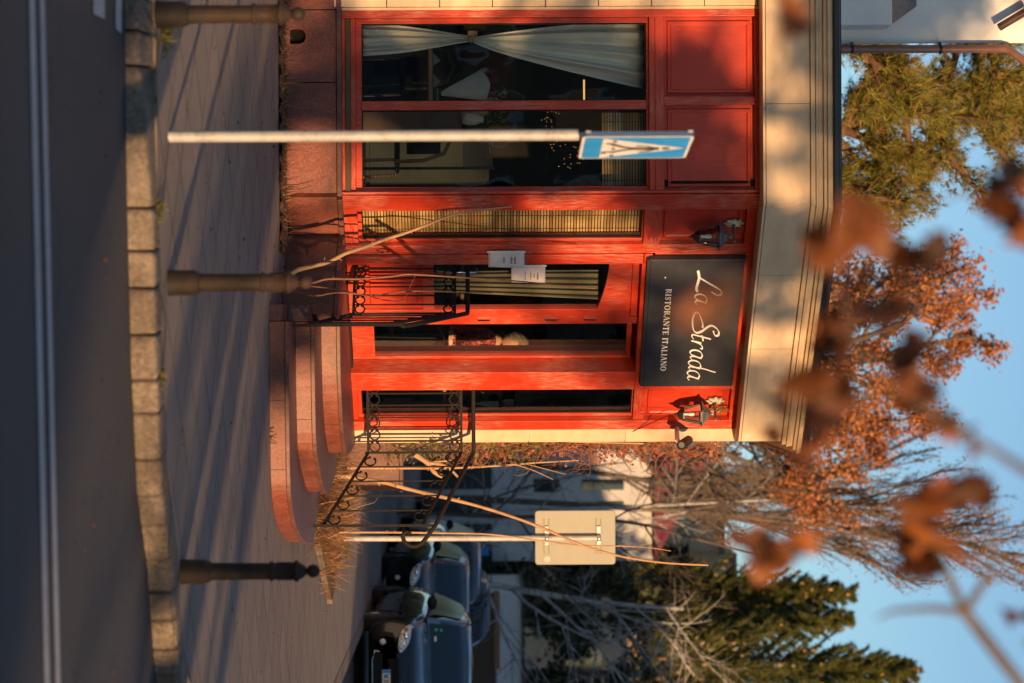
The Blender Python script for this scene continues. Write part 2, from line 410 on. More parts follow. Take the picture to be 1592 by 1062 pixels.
# pavement slab with kerb-line edge
def inner(i):
    p = kerb_line[i]; a = kerb_line[max(i - 1, 0)]; b = kerb_line[min(i + 1, len(kerb_line) - 1)]
    t = (b - a).normalized(); nrm = Vector((-t.y, t.x, 0)); return p + nrm * KW
g = MB()
poly = [(inner(i).x, inner(i).y) for i in range(len(kerb_line))] + [(-40, 140)]
g.prism(poly, -.13, 0.0); struct('pavement', g, M['paving'])
# mossy joint along the kerb back
g = MB()
for i in range(2, len(kerb_line) - 4):
    a, b = inner(i), inner(i + 1)
    for q in range(4):
        p = a.lerp(b, q / 4); r = a.lerp(b, (q + 1) / 4)
        wd = rnd.uniform(.012, .03)
        g.add([(p.x, p.y - .004, .004), (r.x, r.y - .004, .004), (r.x, r.y + wd, .004), (p.x, p.y + wd, .004)], [(0, 1, 2, 3)])
tag(g.build('moss_joint', M['moss']), kind='stuff')
# diagonal mossy joint behind the kerb
g = MB()
for seq in ([(224, 42), (247, 62), (240, 150), (236, 210), (239, 300), (243, 335)], [(263, 222), (258, 270), (255, 315)], [(247, 440), (259, 505), (254, 560), (250, 575)], [(266, 800), (262, 870), (268, 960), (272, 1010)]):
    pts = [G(a, b, .006) for a, b in seq]
    for a, b in zip(pts, pts[1:]):
        t = (b - a).normalized(); nn = Vector((-t.y, t.x, 0)) * .012
        g.add([a - nn, b - nn, b + nn, a + nn], [(0, 1, 2, 3)])
tag(g.build('moss_line', M['moss']), kind='stuff')

# kerb stones, each a thing
cum = [0]
for a, b in zip(kerb_line, kerb_line[1:]): cum.append(cum[-1] + (b - a).length)
def along(d):
    for i in range(len(cum) - 1):
        if d <= cum[i + 1]:
            f = (d - cum[i]) / (cum[i + 1] - cum[i]); t = (kerb_line[i + 1] - kerb_line[i]).normalized()
            return kerb_line[i].lerp(kerb_line[i + 1], f), t
    return kerb_line[-1], Vector((0, 1, 0))
def dist_at(iy):
    best = None
    for k in range(0, 3000):
        d = cum[1] + k * .01; p, t = along(d); u = CX + F * p.x / p.y
        if u >= iy: return d
    return d
joints_px = [-10, 42, 99, 320, 388, 445, 516, 590, 642, 712, 771, 816, 869, 920, 963, 1008, 1048, 1090]
look = ['shaded flat kerb stone at the dropped end of the kerb', 'dark kerb stone in shade beside the left bollard', 'longest sunlit kerb stone in front of the tall sign pole',
        'short pitted kerb stone just right of the longest stone', 'small squarish kerb stone left of the middle bollard', 'kerb stone straight in front of the middle bollard',
        'brown stained kerb stone just right of the middle bollard', 'light grey kerb stone two right of the middle bollard', 'narrow dark patched kerb stone near the middle of the kerb',
        'long light kerb stone right of the narrow dark one', 'kerb stone with an orange leaf stain left of the right bollard', 'narrow brown kerb stone left of the right bollard',
        'kerb stone straight in front of the right bollard', 'kerb stone with a mossy end right of the right bollard', 'large rough kerb stone with orange patches at the bend', 'short grey kerb stone before the last one at the frame edge', 'last kerb stone cut by the right edge of the photo']
for k in range(len(joints_px) - 1):
    d0, d1 = dist_at(joints_px[k]) + .007, dist_at(joints_px[k + 1]) - .007
    low = k < 3
    mbk = MB(); nn = 16; prof = [(0, -.16), (0.002, -.09), (.003, -.022), (.007, -.009), (.016, -.001), (.03, .003), (.09, .005), (KW, .003)]
    vs = []; fs = []
    for i in range(nn + 1):
        d = d0 + (d1 - d0) * i / nn; p, t = along(d); nrm = Vector((-t.y, t.x, 0))
        ef = min(1, min(i, nn - i) / 1.2)
        lw = 0
        if low: lw = -.055 + .055 * min(1, max(0, (d - dist_at(95)) / (dist_at(330) - dist_at(95))))
        for (o, z) in prof:
            jx = rnd.uniform(-.007, .007) + (1 - ef) * .009; jz = rnd.uniform(-.003, .003) - (1 - ef) * .006
            q = p + nrm * (o + (jx if o < .1 else 0)); vs.append((q.x, q.y, z + jz * (1 if z > -.1 else 0) * (1 if o < .1 else .3) + (lw if z > -.1 and o < .1 else lw * .3 if z > -.1 else 0)))
    m_ = len(prof)
    for i in range(nn):
        for j in range(m_ - 1): fs.append((i * m_ + j, (i + 1) * m_ + j, (i + 1) * m_ + j + 1, i * m_ + j + 1))
    fs.append(tuple(range(m_))); fs.append(tuple(nn * m_ + j for j in range(m_))[::-1])
    mbk.add(vs, fs, True)
    o = mbk.build('kerb_stone', M['granite_kerb']); tag(o, look[k], 'kerb stone', 'granite stones along the kerb')
# kerb beyond the visible stones (side street) stays one strip
g = MB()
i0 = len(kerb_line) - 5
for i in range(i0, len(kerb_line) - 1):
    a, b = kerb_line[i], kerb_line[i + 1]; c_, d_ = inner(i), inner(i + 1)
    g.add([(a.x, a.y, -.14), (b.x, b.y, -.14), (b.x, b.y, .004), (a.x, a.y, .004), (c_.x, c_.y, .004), (d_.x, d_.y, .004)], [(0, 1, 2, 3), (3, 2, 5, 4)])
struct('side_kerb', g, M['granite_kerb'])

# dark debris line at the foot of the kerb
g = MB(); nn_ = 220; vs = []
for i in range(nn_ + 1):
    d = cum[1] + i * 7.0 / nn_; p, t = along(d); nrm = Vector((-t.y, t.x, 0)); wv_ = .035 + .03 * abs(sin(i * .37)) + rnd.uniform(0, .03)
    for o in (-wv_, -wv_ * .4, .0): vs.append((p.x + nrm.x * o, p.y + nrm.y * o, -.122 + (.012 + rnd.uniform(0, .012) if o == 0 else rnd.uniform(0, .006))))
g.add(vs, [(3 * i + j, 3 * i + 3 + j, 3 * i + 4 + j, 3 * i + 1 + j) for i in range(nn_) for j in (0, 1)], True)
tag(g.build('gutter_debris', M['soil']), kind='stuff')
# road markings
g = MB()
def strip(p, q, wd, z, n=60):
    global g
    t = (q - p).normalized(); nn = Vector((-t.y, t.x, 0))
    for i in range(n):
        a = p.lerp(q, i / n); b = p.lerp(q, (i + 1) / n)
        g.add([a - nn * wd / 2, b - nn * wd / 2, b + nn * wd / 2, a + nn * wd / 2], [(0, 1, 2, 3)])
for (i0, i1, wd) in ((49.7, 73, .115), (65.6, 90, .105)):
    a = G(i0, 0, -.122); b = G(i1, 1050, -.122); t = (b - a).normalized()
    strip(a - t * 12, b + t * 12, wd, 0)
struct('centre_lines', g, M['roadpaint'])
g = MB()
for (c0, c1, e) in ((145, 163, 27), (180, 189, 50)):          # ends of two zebra bars
    a, b, c_, d_ = G(c0, e - 5, -.122), G(c1, e + 3, -.122), G(c1, -160, -.122), G(c0, -160, -.122)
    g.add([a, b, c_, d_], [(0, 1, 2, 3)])
struct('crossing_bars', g, M['roadpaint'])

# planting strip under the wall and bed at the right of the steps
g = MB(); nx = 60
g.grid(lambda a, b: (-4.5 + 3.75 * a, 19.90 + .56 * b, .006 + .03 * abs(sin(a * 91 + b * 13) * cos(a * 57 - b * 7))), 160, 10)
tag(g.build('gravel', M['soil']), kind='stuff')
g = MB()
poly = [(.95, 22.1), (1.35, 22.3), (2.1, 24.3), (2.75, 25.8), (2.35, 27.6), (1.75, 30), (1.3, 34), (.95, 34)]
g.prism(poly, 0, .05); tag(g.build('planting_bed', M['soil']), kind='structure')
gk = MB()
for a, b in zip(poly[1:5], poly[2:6]):
    A_, B_ = Vector((*a, 0)), Vector((*b, 0)); t = (B_ - A_).normalized(); nn = Vector((t.y, -t.x, 0)) * .07; L = (B_ - A_).length; k = max(1, int(L / .5))
    for i in range(k):
        p = A_.lerp(B_, (i + .02) / k); q = A_.lerp(B_, (i + .98) / k)
        gk.prism([(p.x, p.y), (q.x, q.y), (q.x + nn.x * .7, q.y + nn.y), (p.x + nn.x * .7, p.y + nn.y)], 0, .052 + .012 * rnd.random()) if rnd.random() < .55 else None
struct('bed_edging', gk, M['granite_kerb'])

# ================================================================== restaurant building
bld = thing('restaurant_building', 'corner restaurant with red timber front, pink granite base and sandstone cornice', 'building', (CXW, YA, 0))
ZB0, ZT = zA(532), 4.03                      # timber bottom and soffit
Z1, Z2, Z3 = zA(571), zA(1003), zA(1030)     # window bottom, window top, panel bottom
B_END, B_Q = sB(664), 3.10
uA = lambda y: sA(y)
uB = lambda y: sB(y)
AL = sA(-60)

# structural core: walls behind the timber, room inside
core = MB()
core.box(AL - 6, 0, -.30, -.02, 0, ZB0, MA)
core.box(0.0, B_Q, -.30, -.02, 0, ZB0, MBm)
core.box(AL - 6, 0.05, -.25, -.06, Z2 + .02, ZT, MA)
core.box(-.05, B_Q, -.25, -.06, Z2 + .06, ZT, MBm)
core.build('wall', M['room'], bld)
c = MB()      # side wall going back from the quoin
c.prism([(.932, 22.65), (.932, 34), (.68, 34), (.68, 22.55), (.75, 22.46)], 0, ZT); c.build('side_wall', M['stucco'], bld)
rm = MB()
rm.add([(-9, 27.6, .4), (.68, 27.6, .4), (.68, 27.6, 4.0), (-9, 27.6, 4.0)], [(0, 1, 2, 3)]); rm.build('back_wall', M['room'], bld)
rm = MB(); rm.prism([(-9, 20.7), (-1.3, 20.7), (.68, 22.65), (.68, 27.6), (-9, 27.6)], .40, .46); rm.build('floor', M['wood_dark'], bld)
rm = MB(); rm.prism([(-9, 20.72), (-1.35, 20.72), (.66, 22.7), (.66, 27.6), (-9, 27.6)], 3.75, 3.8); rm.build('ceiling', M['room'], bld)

# granite base: separate slabs
slab = None
class SlabSet:
    def box(self, *a):
        q = MB(); q.box(*a); q.build('stone_slab', M['granite'], bld, bevel=.003)
    def add(self, *a):
        q = MB(); q.add(*a); q.build('stone_slab', M['granite'], bld, bevel=.003)
slab = SlabSet()
def slabA(y0, y1, z0, z1, d=.05, g_=.004): slab.box(sA(y0) + g_, sA(y1) - g_, -.02, d, z0 + g_, z1 - g_, MA)
zb0, zb1 = 0.02, zA(524)
slabA(-220, -90, zb0, zb1)
slabA(-90, 15, zb0, zb1)
# slab with the arched vent
vy0, vy1, vz0, vz1 = 45, 68, zA(452), zA(477)
s0, s1, s2, s3 = sA(15) + .004, sA(vy0), sA(vy1), sA(128) - .004
slab.box(s0, s1, -.02, .05, zb0, zb1 - .004, MA); slab.box(s2, s3, -.02, .05, zb0, zb1 - .004, MA)
slab.box(s1, s2, -.02, .05, zb0, vz0, MA)
arc = [(s1, vz1 - .05)] + [((s1 + s2) / 2 - cos(a) * (s2 - s1) / 2, vz1 - .05 + sin(a) * .05) for a in [pi * k / 8 for k in range(1, 8)]] + [(s2, vz1 - .05), (s2, zb1 - .004), (s1, zb1 - .004)]
nA = len(arc)
slab.add([(x, .05, z) for x, z in arc] + [(x, -.02, z) for x, z in arc], [tuple(range(nA))] + [(i, (i + 1) % nA, nA + (i + 1) % nA, nA + i) for i in range(nA)], False, MA)
slabA(128, 325 - 25, zb0, zb1)
slab.box(.004, sB(395), -.02, .05, zb0 + .004, zb1 - .004, MBm)
slab.box(sB(640), B_Q, -.02, .05, .02, zb1 - .004, MBm)
vt = MB(); vt.box(s1, s2, -.12, -.10, vz0, vz1, MA); vt.build('vent', M['dark_metal'], bld)
ld = MB(); ld.box(AL - 6, .03, -.02, .075, zb1, ZB0, MA); ld.box(.012, sB(400), -.02, .075, zb1, ZB0, MBm); ld.build('base_ledge', M['granite_dark'], bld, bevel=.006)

# sandstone cladding left of the timber, courses .45
sn = MB()
zc = zA(520); hh = .447; xs = [AL - 3.0, AL - 2.1, AL - 1.2, AL - .3, sA(12)]
k = 0
while zc < ZT - .02:
    z1 = min(ZT, zc + hh)
    off = .45 if k % 2 else 0
    cur = sA(12)
    while cur > AL - 3:
        nx_ = cur - (.9 if not (cur == sA(12) and off) else .45)
        sn.box(nx_ + .003, cur - .003, -.02, .06, zc + .003, z1 - .003, MA); cur = nx_
    zc = z1; k += 1
sn.box(sA(12) - .0, sA(16.5), -.05, .045, ZB0 + .0, ZT, MA)
sn.build('stone_cladding', M['sand'], bld, bevel=.004)
qn = MB(); zq = [ZB0 - .03, 1.2, 2.1, 3.0, ZT]
for a, b in zip(zq, zq[1:]): qn.box(B_END + .004, B_Q, -.2, .02, a + .003, b - .003, MBm)
qn.build('quoin', M['sand'], bld, bevel=.004)

# ---- timber front, left facade
BV = .004
def wood(name, mat, boxes, frame, parent=None, bevel=BV):
    mb = MB(frame)
    for b in boxes: mb.box(*b)
    return mb.build(name, mat, parent or bld, bevel=bevel)
LS, RS = sA(16.5), sA(300)
wood('timber_post', M['red_worn'], [(LS, sA(28), -.06, .045, ZB0, ZT)], MA)
wood('timber_post', M['red_worn'], [(sA(298), .012, -.06, .055, ZB0, ZT)], MA)
wood('timber_rail', M['red_h'], [(sA(28), sA(298), -.06, .020, ZB0, zA(537)), (sA(28), sA(298), -.06, .012, zA(545.5), zA(553))], MA)
wood('sill_channel', simple('bronze_sill', (.10, .065, .03), .45, .4), [(sA(28), sA(298), -.05, .035, zA(537), zA(545.5))], MA)
wood('timber_rail', M['red_h'], [(sA(28), sA(298), -.06, .030, zA(1009), Z3 - .03)], MA)
wood('timber_rail', M['red_h'], [(sA(28), sA(298), -.06, .042, zA(1018), Z3 + .01)], MA)
wood('timber_rail', M['red_h'], [(sA(22), sA(298), -.05, .030, zA(1173), ZT)], MA)
wood('timber_post', M['red_v'], [(sA(152), sA(165), -.05, .030, Z3 + .01, zA(1173))], MA)
def upper_panel(s0, s1, z0, z1, frame):
    mb = MB(frame)
    i, o = .035, .012
    # bevelled raised panel
    a = [(s0, -.03), (s1, -.03)]
    v = []
    for (ins, d) in ((0, -.035), (.03, -.035), (.036, -.012), (.055, -.012), (.07, -.022)):
        v += [(s0 + ins, d, z0 + ins), (s1 - ins, d, z0 + ins), (s1 - ins, d, z1 - ins), (s0 + ins, d, z1 - ins)]
    f = [(4 * r + j, 4 * r + (j + 1) % 4, 4 * r + 4 + (j + 1) % 4, 4 * r + 4 + j) for r in range(4) for j in range(4)] + [(16, 17, 18, 19)]
    mb.add(v, f); return mb.build('timber_panel', M['red_panel'], bld)
upper_panel(sA(28), sA(152), Z3 + .01, zA(1173), MA)
upper_panel(sA(165), sA(298), Z3 + .01, zA(1173), MA)

def window(frame, s0, s1, z0, z1, mull=(), fr=.055, dep=-.05, mat='red_v', glass='glass'):
    """sash: frame with panes"""
    mb = MB(frame)
    mb.box(s0, s0 + fr, dep - .05, dep + .03, z0, z1); mb.box(s1 - fr, s1, dep - .05, dep + .03, z0, z1)
    mb.box(s0 + fr, s1 - fr, dep - .05, dep + .028, z0, z0 + fr * 1.2); mb.box(s0 + fr, s1 - fr, dep - .05, dep + .028, z1 - fr * .5, z1)
    for a, b in mull: mb.box(a, b, dep - .05, dep + .045, z0 + fr * 1.2, z1 - fr * .5)
    w_ = mb.build('window', M[mat], bld, bevel=BV)
    cuts = [s0 + fr] + [x for ab in mull for x in ab] + [s1 - fr]
    gk = MB(frame)
    for a, b in zip(cuts[::2], cuts[1::2]):
        e = .008
        zz0, zz1 = z0 + fr * 1.2, z1 - fr * .5
        gk.box(a, a + e, dep - .03, dep + .012, zz0, zz1); gk.box(b - e, b, dep - .03, dep + .012, zz0, zz1)
        gk.box(a + e, b - e, dep - .03, dep + .012, zz0, zz0 + e); gk.box(a + e, b - e, dep - .03, dep + .012, zz1 - e, zz1)
    gk.build('gasket', M['black'], w_)
    for a, b in zip(cuts[::2], cuts[1::2]):
        p = MB(frame); p.add([(a, dep, z0 + .02), (b, dep, z0 + .02), (b, dep, z1 - .02), (a, dep, z1 - .02)], [(0, 1, 2, 3)])
        p.build('pane', M[glass], w_)
    return w_
window(MA, sA(28), sA(298), zA(553), zA(1009), [(sA(156.5), sA(170.5))], fr=.042)

# ---- timber front, angled facade
ZBB = ZB0; ZH = 3.06
wood('timber_post', M['red_worn'], [(-.012, sB(321), -.06, .055, ZB0, ZT)], MBm)
wood('timber_post', M['red_worn'], [(sB(378), sB(391), -.06, .030, ZB0, ZT), ], MBm)
wood('timber_post', M['red_worn'], [(sB(391.5), sB(406), -.06, .045, ZB0, ZH + .03)], MBm)
wood('timber_rail', M['red_h'], [(sB(321), sB(378), -.06, .02, ZB0, zA(553))], MBm)
window(MBm, sB(321), sB(378), zA(553), 3.06, fr=.028)
wood('timber_rail', M['red_h'], [(sB(321), sB(378), -.06, .03, 3.06, 3.2)], MBm)
upper_panel(sB(321), sB(378), 3.2, 3.93, MBm)
wood('timber_rail', M['red_h'], [(sB(321), sB(378), -.05, .03, 3.93, ZT)], MBm)
# door head and sign backing
DS0, DS1 = sB(406), sB(574)
wood('timber_rail', M['red_h'], [(sB(391.5), sB(603), -.10, .045, ZH, ZH + .09), (sB(391.5), sB(603), -.10, .03, ZH + .11, ZT)], MBm)
wood('timber_post', M['red_worn'], [(DS1, sB(588), -.16, .045, ZB0 - .04, ZH)], MBm)
wood('timber_post', M['red_worn'], [(sB(588.5), sB(603), -.06, .030, ZB0 - .04, ZH)], MBm)
window(MBm, sB(603), sB(650), zB(556, 625), 3.06, fr=.03)
wood('timber_rail', M['red_h'], [(sB(603), sB(650), -.06, .03, 3.06, 3.16)], MBm)
upper_panel(sB(603), sB(651), 3.16, 3.95, MBm)
wood('timber_rail', M['red_h'], [(sB(603), sB(651), -.05, .03, 3.95, ZT)], MBm)
wood('timber_post', M['red_worn'], [(sB(650.5), B_END, -.06, .04, ZB0 - .04, ZT)], MBm)
# panel under the narrow right window
wood('timber_rail', M['red_panel'], [(sB(603), sB(650), -.06, .01, ZB0 - .04, zB(556, 625))], MBm)

# left door leaf with arched glass
zd0 = ZB0 - .02
D0, D1 = DS0, sB(498)
g0, g1 = D0 + .02, sB(484)
zgb, zgt = zB(674, 430), zB(935, 430)
door = MB(MBm)
door.box(D0, g0, -.09, -.02, zd0, 2.98); door.box(g1, D1, -.09, -.02, zd0, 2.98)
door.box(g0, g1, -.09, -.025, zd0, zd0 + .16); door.box(g0, g1, -.09, -.025, zgb - .10, zgb)
narc = 14
ar = [(g0 + (g1 - g0) * k / narc, zgt - .02 + .09 * (1 - (k / narc) ** 2)) for k in range(narc + 1)]
ar2 = ar + [(g1, 2.98), (g0, 2.98)]; nn_ = len(ar2)
door.add([(x, -.025, z) for x, z in ar2] + [(x, -.09, z) for x, z in ar2], [tuple(range(nn_))] + [(i, (i + 1) % nn_, nn_ + (i + 1) % nn_, nn_ + i) for i in range(nn_)])
dob = door.build('door', M['red_v'], bld, bevel=BV)
p = MB(MBm); v = []
z0, z1 = zd0 + .16, zgb - .10
for (ins, d) in ((0, -.05), (.04, -.05), (.055, -.028), (.10, -.028)):
    v += [(g0 + ins, d, z0 + ins), (g1 - ins, d, z0 + ins), (g1 - ins, d, z1 - ins), (g0 + ins, d, z1 - ins)]
p.add(v, [(4 * r + j, 4 * r + (j + 1) % 4, 4 * r + 4 + (j + 1) % 4, 4 * r + 4 + j) for r in range(3) for j in range(4)] + [(12, 13, 14, 15)])
p.build('door_panel', M['red_panel'], dob)
p = MB(MBm); p.add([(g0, -.055, zgb - .01), (g1, -.055, zgb - .01), (g1, -.055, zgt + .08), (g0, -.055, zgt + .08)], [(0, 1, 2, 3)]); p.build('pane', M['glass'], dob)
for zz in (zB(752, 502), zB(857, 502), zB(917, 502)):
    p = MB(MBm); p.box(D1 - .008, D1 + .012, -.03, .0, zz - .055, zz + .055); p.build('hinge', M['chrome'], dob)
# vertical pull handle
p = MB(MBm); hs_ = sB(409)
p.tube([(D0 + .10, -.02, 1.28), (D0 + .10, .035, 1.28), (D0 + .10, .035, 1.62), (D0 + .10, -.02, 1.62)], .011, 8); p.build('handle', M['chrome'], dob)
# mid post and right leaf
wood('door_post', M['red_v'], [(D1 + .004, sB(508), -.10, -.03, zd0, ZH)], MBm)
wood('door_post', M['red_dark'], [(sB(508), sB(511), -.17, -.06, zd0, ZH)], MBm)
wood('door_transom', M['red_v'], [(D0, sB(508), -.12, -.05, 2.99, ZH)], MBm)
R0, R1 = sB(511), DS1 - .005
rl = MB(MBm)
rl.box(R0, R0 + .06, -.20, -.13, zd0, 3.02); rl.box(R1 - .03, R1, -.20, -.13, zd0, 3.02)
rl.box(R0 + .06, R1 - .03, -.20, -.135, zd0, zd0 + .22); rl.box(R0 + .06, R1 - .03, -.20, -.135, 2.975, 3.02)
rdo = rl.build('door', M['red_v'], bld, bevel=BV); rdo['label'] = 'right door leaf with a tall clear pane set deeper in the opening'
p = MB(MBm); p.add([(R0 + .05, -.165, zd0 + .2), (R1 - .02, -.165, zd0 + .2), (R1 - .02, -.165, 2.98), (R0 + .05, -.165, 2.98)], [(0, 1, 2, 3)]); p.build('pane', M['glass'], rdo)
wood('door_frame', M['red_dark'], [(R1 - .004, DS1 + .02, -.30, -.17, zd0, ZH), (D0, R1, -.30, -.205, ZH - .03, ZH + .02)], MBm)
wood('threshold', M['granite_dark'], [(sB(400), sB(600), -.30, .05, .40, ZB0 - .03)], MBm)
# interior lining so the timber has depth from inside
wood('head_lining', M['room'], [(sB(391), B_END, -.28, -.12, ZH + .02, ZT)], MBm)

# ---- cornice
def corn(d, e, z0, z1, gap=.0, back=26.0, left=-9.0):
    x0, y0 = CXW + R2 * d, YA - R2 * d
    s = (.93 + e - x0) / R2
    return [(left, YA - d), (CXW + .4142 * d, YA - d), (.93 + e, y0 + R2 * s), (.93 + e, back), (left, back)]
cz = [4.03, 4.41]
so_ = MB(); so_.prism(corn(.285, -.015, 0, 0), 4.035, 4.40); so_.build('cornice_core', M['joint'], bld)
so_ = MB(); so_.prism(corn(.275, -.02, 0, 0), ZT, 4.036); so_.build('soffit', M['wood_dark'], bld)
# cornice blocks on the left facade
cb = MB()
ej = [-360, -160, 1, 163.5, 327]
for a, b in zip(ej, ej[1:]):
    X0 = (a - CX) * 20.16 / F; X1 = (b - CX) * 20.16 / F if b != 327 else CXW + .4142 * .3
    cb.prism([(X0 + .002, 20.16), (X1 - .002, 20.16), (X1 - .002, 20.3), (X0 + .002, 20.3)], 4.045, 4.41)
x0, y0 = CXW + .4142 * .3, YA - .3; Lc = (.93 - x0) / R2
for a, b in ((0, .82), (.82, 1.72), (1.72, Lc)):
    p0 = (x0 + R2 * (a + .002), y0 + R2 * (a + .002)); p1 = (x0 + R2 * (b - .002), y0 + R2 * (b - .002))
    cb.prism([p0, p1, (p1[0] - .1, p1[1] + .1), (p0[0] - .1, p0[1] + .1)], 4.045, 4.41)
cb.prism([(.93, y0 + R2 * Lc + .003), (.93, 25.9), (.83, 25.9), (.83, y0 + R2 * Lc + .1)], 4.045, 4.41)
cb.build('cornice_block', M['sand'], bld, bevel=.003)
lp = MB(); lp.prism(corn(.30, 0, 0, 0), 4.02, 4.04); lp.build('cornice_lip', M['sand'], bld)
md = MB()
for (d, e, z0, z1) in ((.325, .03, 4.415, 4.455), (.35, .05, 4.455, 4.475), (.345, .045, 4.475, 4.515), (.38, .08, 4.515, 4.545), (.41, .11, 4.545, 4.588)):
    md.prism(corn(d, e, 0, 0), z0, z1)
md.build('cornice_moulding', M['sand'], bld, bevel=.005)
gt = MB(); gt.prism(corn(.445, .145, 0, 0), 4.588, 4.64); gt.build('gutter', M['dark_metal'], bld, bevel=.01)
rf = MB(); rf.prism(corn(.40, .1, 0, 0), 4.64, 4.66); rf.build('roof', M['dark_metal'], bld)

# ---- upper house behind the roof
up = thing('upper_house', 'pale stuccoed upper storey set back above the cornice at the left', 'building', (-5, 21.9, 4.6))
YU = 21.9
X1 = P(1400, 68, YU).x
g = MB(); g.prism([(-14, YU), (X1, YU), (X1 - 1.3, 30), (-14, 30)], 4.66, 9.5); g.build('wall', M['stucco'], up, bevel=.01)
g = MB(); z0, z1 = P(1320, 20, YU).z, P(1377, 20, YU).z
g.box(-8, P(1340, 40, YU - .3).x, YU - .35, YU, 4.62, z1); g.build('window_surround', M['stucco'], up, bevel=.005)
g = MB(); xr = P(1377, 38, YU - .3).x
g.add([(-8, YU - .35, z1 + .002), (xr, YU - .35, z1 + .002), (xr, YU, z1 + .002), (-8, YU, z1 + .002), (-8, YU, P(1425, 12, YU).z), (P(1425, 10, YU).x, YU, P(1425, 12, YU).z)], [(0, 1, 2, 3), (0, 1, 5, 4), (1, 2, 5), (2, 3, 4, 5), (0, 4, 3)])
g.build('window_hood', M['zinc'], up)
g = MB(); a, b = P(1553, 43, YU - .15), P(1600, 15, YU - .15); g.tube([a, b], .035, 4); g.build('roof_strut', M['wood_dark'], up)
dp = MB(); yy = YU - .09
pts = [P(1290, 77, yy), P(1450, 76.5, yy), P(1562, 76, yy), P(1572, 80, yy - .03), P(1600, 101, yy - .1), P(1640, 130, yy - .15)]
dp.tube(pts, .037, 14); dpo = dp.build('downpipe', M['copper'], up)
for hx in (1325, 1462):
    q_ = P(hx, 76.5, yy); k_ = MB(); k_.lathe([(.037, -.012), (.045, -.012), (.045, .012), (.037, .012)], q_, 14); k_.box(q_.x - .065, q_.x - .03, q_.y, YU, q_.z - .008, q_.z + .008); k_.build('pipe_clip', M['dark_metal'], dpo)

# ================================================================== steps
stp = thing('entrance_steps', 'three curved pink granite steps up to the restaurant door', 'steps', (.3, 20, 0))
def outl(pts): return pts
back = [(.932, 22.6), (.75, 22.42), (-.92, 20.82)]
LX = -.165
st1 = [(LX, 18.92), (.4, 18.93), (.85, 18.98), (1.08, 19.02), (1.24, 19.12), (1.38, 19.35), (1.52, 19.75), (1.64, 20.3), (1.73, 20.95), (1.74, 21.6), (1.5, 22.2)]
st2 = [(LX, 19.55), (.4, 19.6), (.82, 19.72), (.98, 19.95), (1.14, 20.35), (1.27, 20.8), (1.3, 21.3), (1.2, 22.3)]
st3 = [(LX, 20.3), (.2, 20.36), (.5, 20.5), (.75, 20.75), (.92, 21.1), (.98, 21.4), (.96, 22.4)]
def smooth_poly(p, n=4):
    out = []
    for i in range(len(p) - 1):
        p0 = p[max(i - 1, 0)]; p1 = p[i]; p2 = p[i + 1]; p3 = p[min(i + 2, len(p) - 1)]
        for k in range(n):
            t = k / n
            out.append(tuple(.5 * (2 * p1[j] + (p2[j] - p0[j]) * t + (2 * p0[j] - 5 * p1[j] + 4 * p2[j] - p3[j]) * t * t + (-p0[j] + 3 * p1[j] - 3 * p2[j] + p3[j]) * t ** 3) for j in range(2)))
    out.append(p[-1]); return out
def offs(poly, d):
    out = []
    for i, p in enumerate(poly):
        a = poly[max(i - 1, 0)]; b = poly[min(i + 1, len(poly) - 1)]
        t = Vector((b[0] - a[0], b[1] - a[1])).normalized(); out.append((p[0] + t.y * d, p[1] - t.x * d))
    return out
RIS = .16
for k, (stl, z0, z1) in enumerate(((st1, 0, .157), (st2, .157, .315), (st3, .315, .478))):
    sp = smooth_poly(stl)
    body = [(-.165, 22.0)] + sp if k else [(-.165, 21.5)] + sp
    mb = MB(); mb.prism(body + [(.93, 22.7)], z0, z1 - .035)
    if k == 0:
        pass
    so = mb.build('step', M['granite'], stp, bevel=.004)
    # tread slab with nosing and block joints
    tr_ = MB(); o1 = offs(sp, .018); tr_.prism([(-.165, 21.9)] + [(max(x, -.165), y) for x, y in o1] + [(.93, 22.7)], z1 - .035, z1)
    tr_.build('tread', M['granite_dark'], so, bevel=.006)
    tot = 0; L_ = [0]
    for a, b in zip(sp, sp[1:]): tot += sqrt((a[0] - b[0]) ** 2 + (a[1] - b[1]) ** 2); L_.append(tot)
    for q_ in [.62 + .18 * k + .55 * i for i in range(6)]:
        if q_ < tot:
            for i in range(len(L_) - 1):
                if L_[i] <= q_ < L_[i + 1]:
                    f_ = (q_ - L_[i]) / (L_[i + 1] - L_[i]); a, b = Vector(sp[i]), Vector(sp[i + 1]); c_ = a.lerp(b, f_); t = (b - a).normalized()
                    nn2 = Vector((t.y, -t.x)) * .003
                    e1 = c_ - t * .002 + nn2; e2 = c_ + t * .002 + nn2
                    jn = MB(); jn.add([(e1.x, e1.y, z0 + .005), (e2.x, e2.y, z0 + .005), (e2.x, e2.y, z1 - .036), (e1.x, e1.y, z1 - .036)], [(0, 1, 2, 3)]); jn.build('joint', M['joint'], so)
# landing left of the steps, shade on its flank put into dark granite
lm = MB(); lm.prism([(-.95, 20.76), (-.70, 20.50), (-.235, 20.02), (-.17, 20.28), (-.165, 22.3), (-.6, 21.3)], 0, .44); lo = lm.build('landing', M['granite_dark'], stp, bevel=.004)
lm = MB(); lm.prism([(-.97, 20.76), (-.70, 20.47), (-.235, 19.99), (-.166, 20.1), (-.165, 22.3), (-.6, 21.3)], .44, .478); lm.build('tread', M['granite_dark'], lo, bevel=.005)
lm = MB(); lm.prism([(-.30, 19.0), (-.17, 18.92), (-.168, 20.25), (-.30, 20.15)], 0, .10); lm.prism([(-.30, 19.55), (-.17, 19.5), (-.168, 20.25), (-.30, 20.15)], .10, .26); lm.build('cheek', M['granite_dark'], stp, bevel=.005)

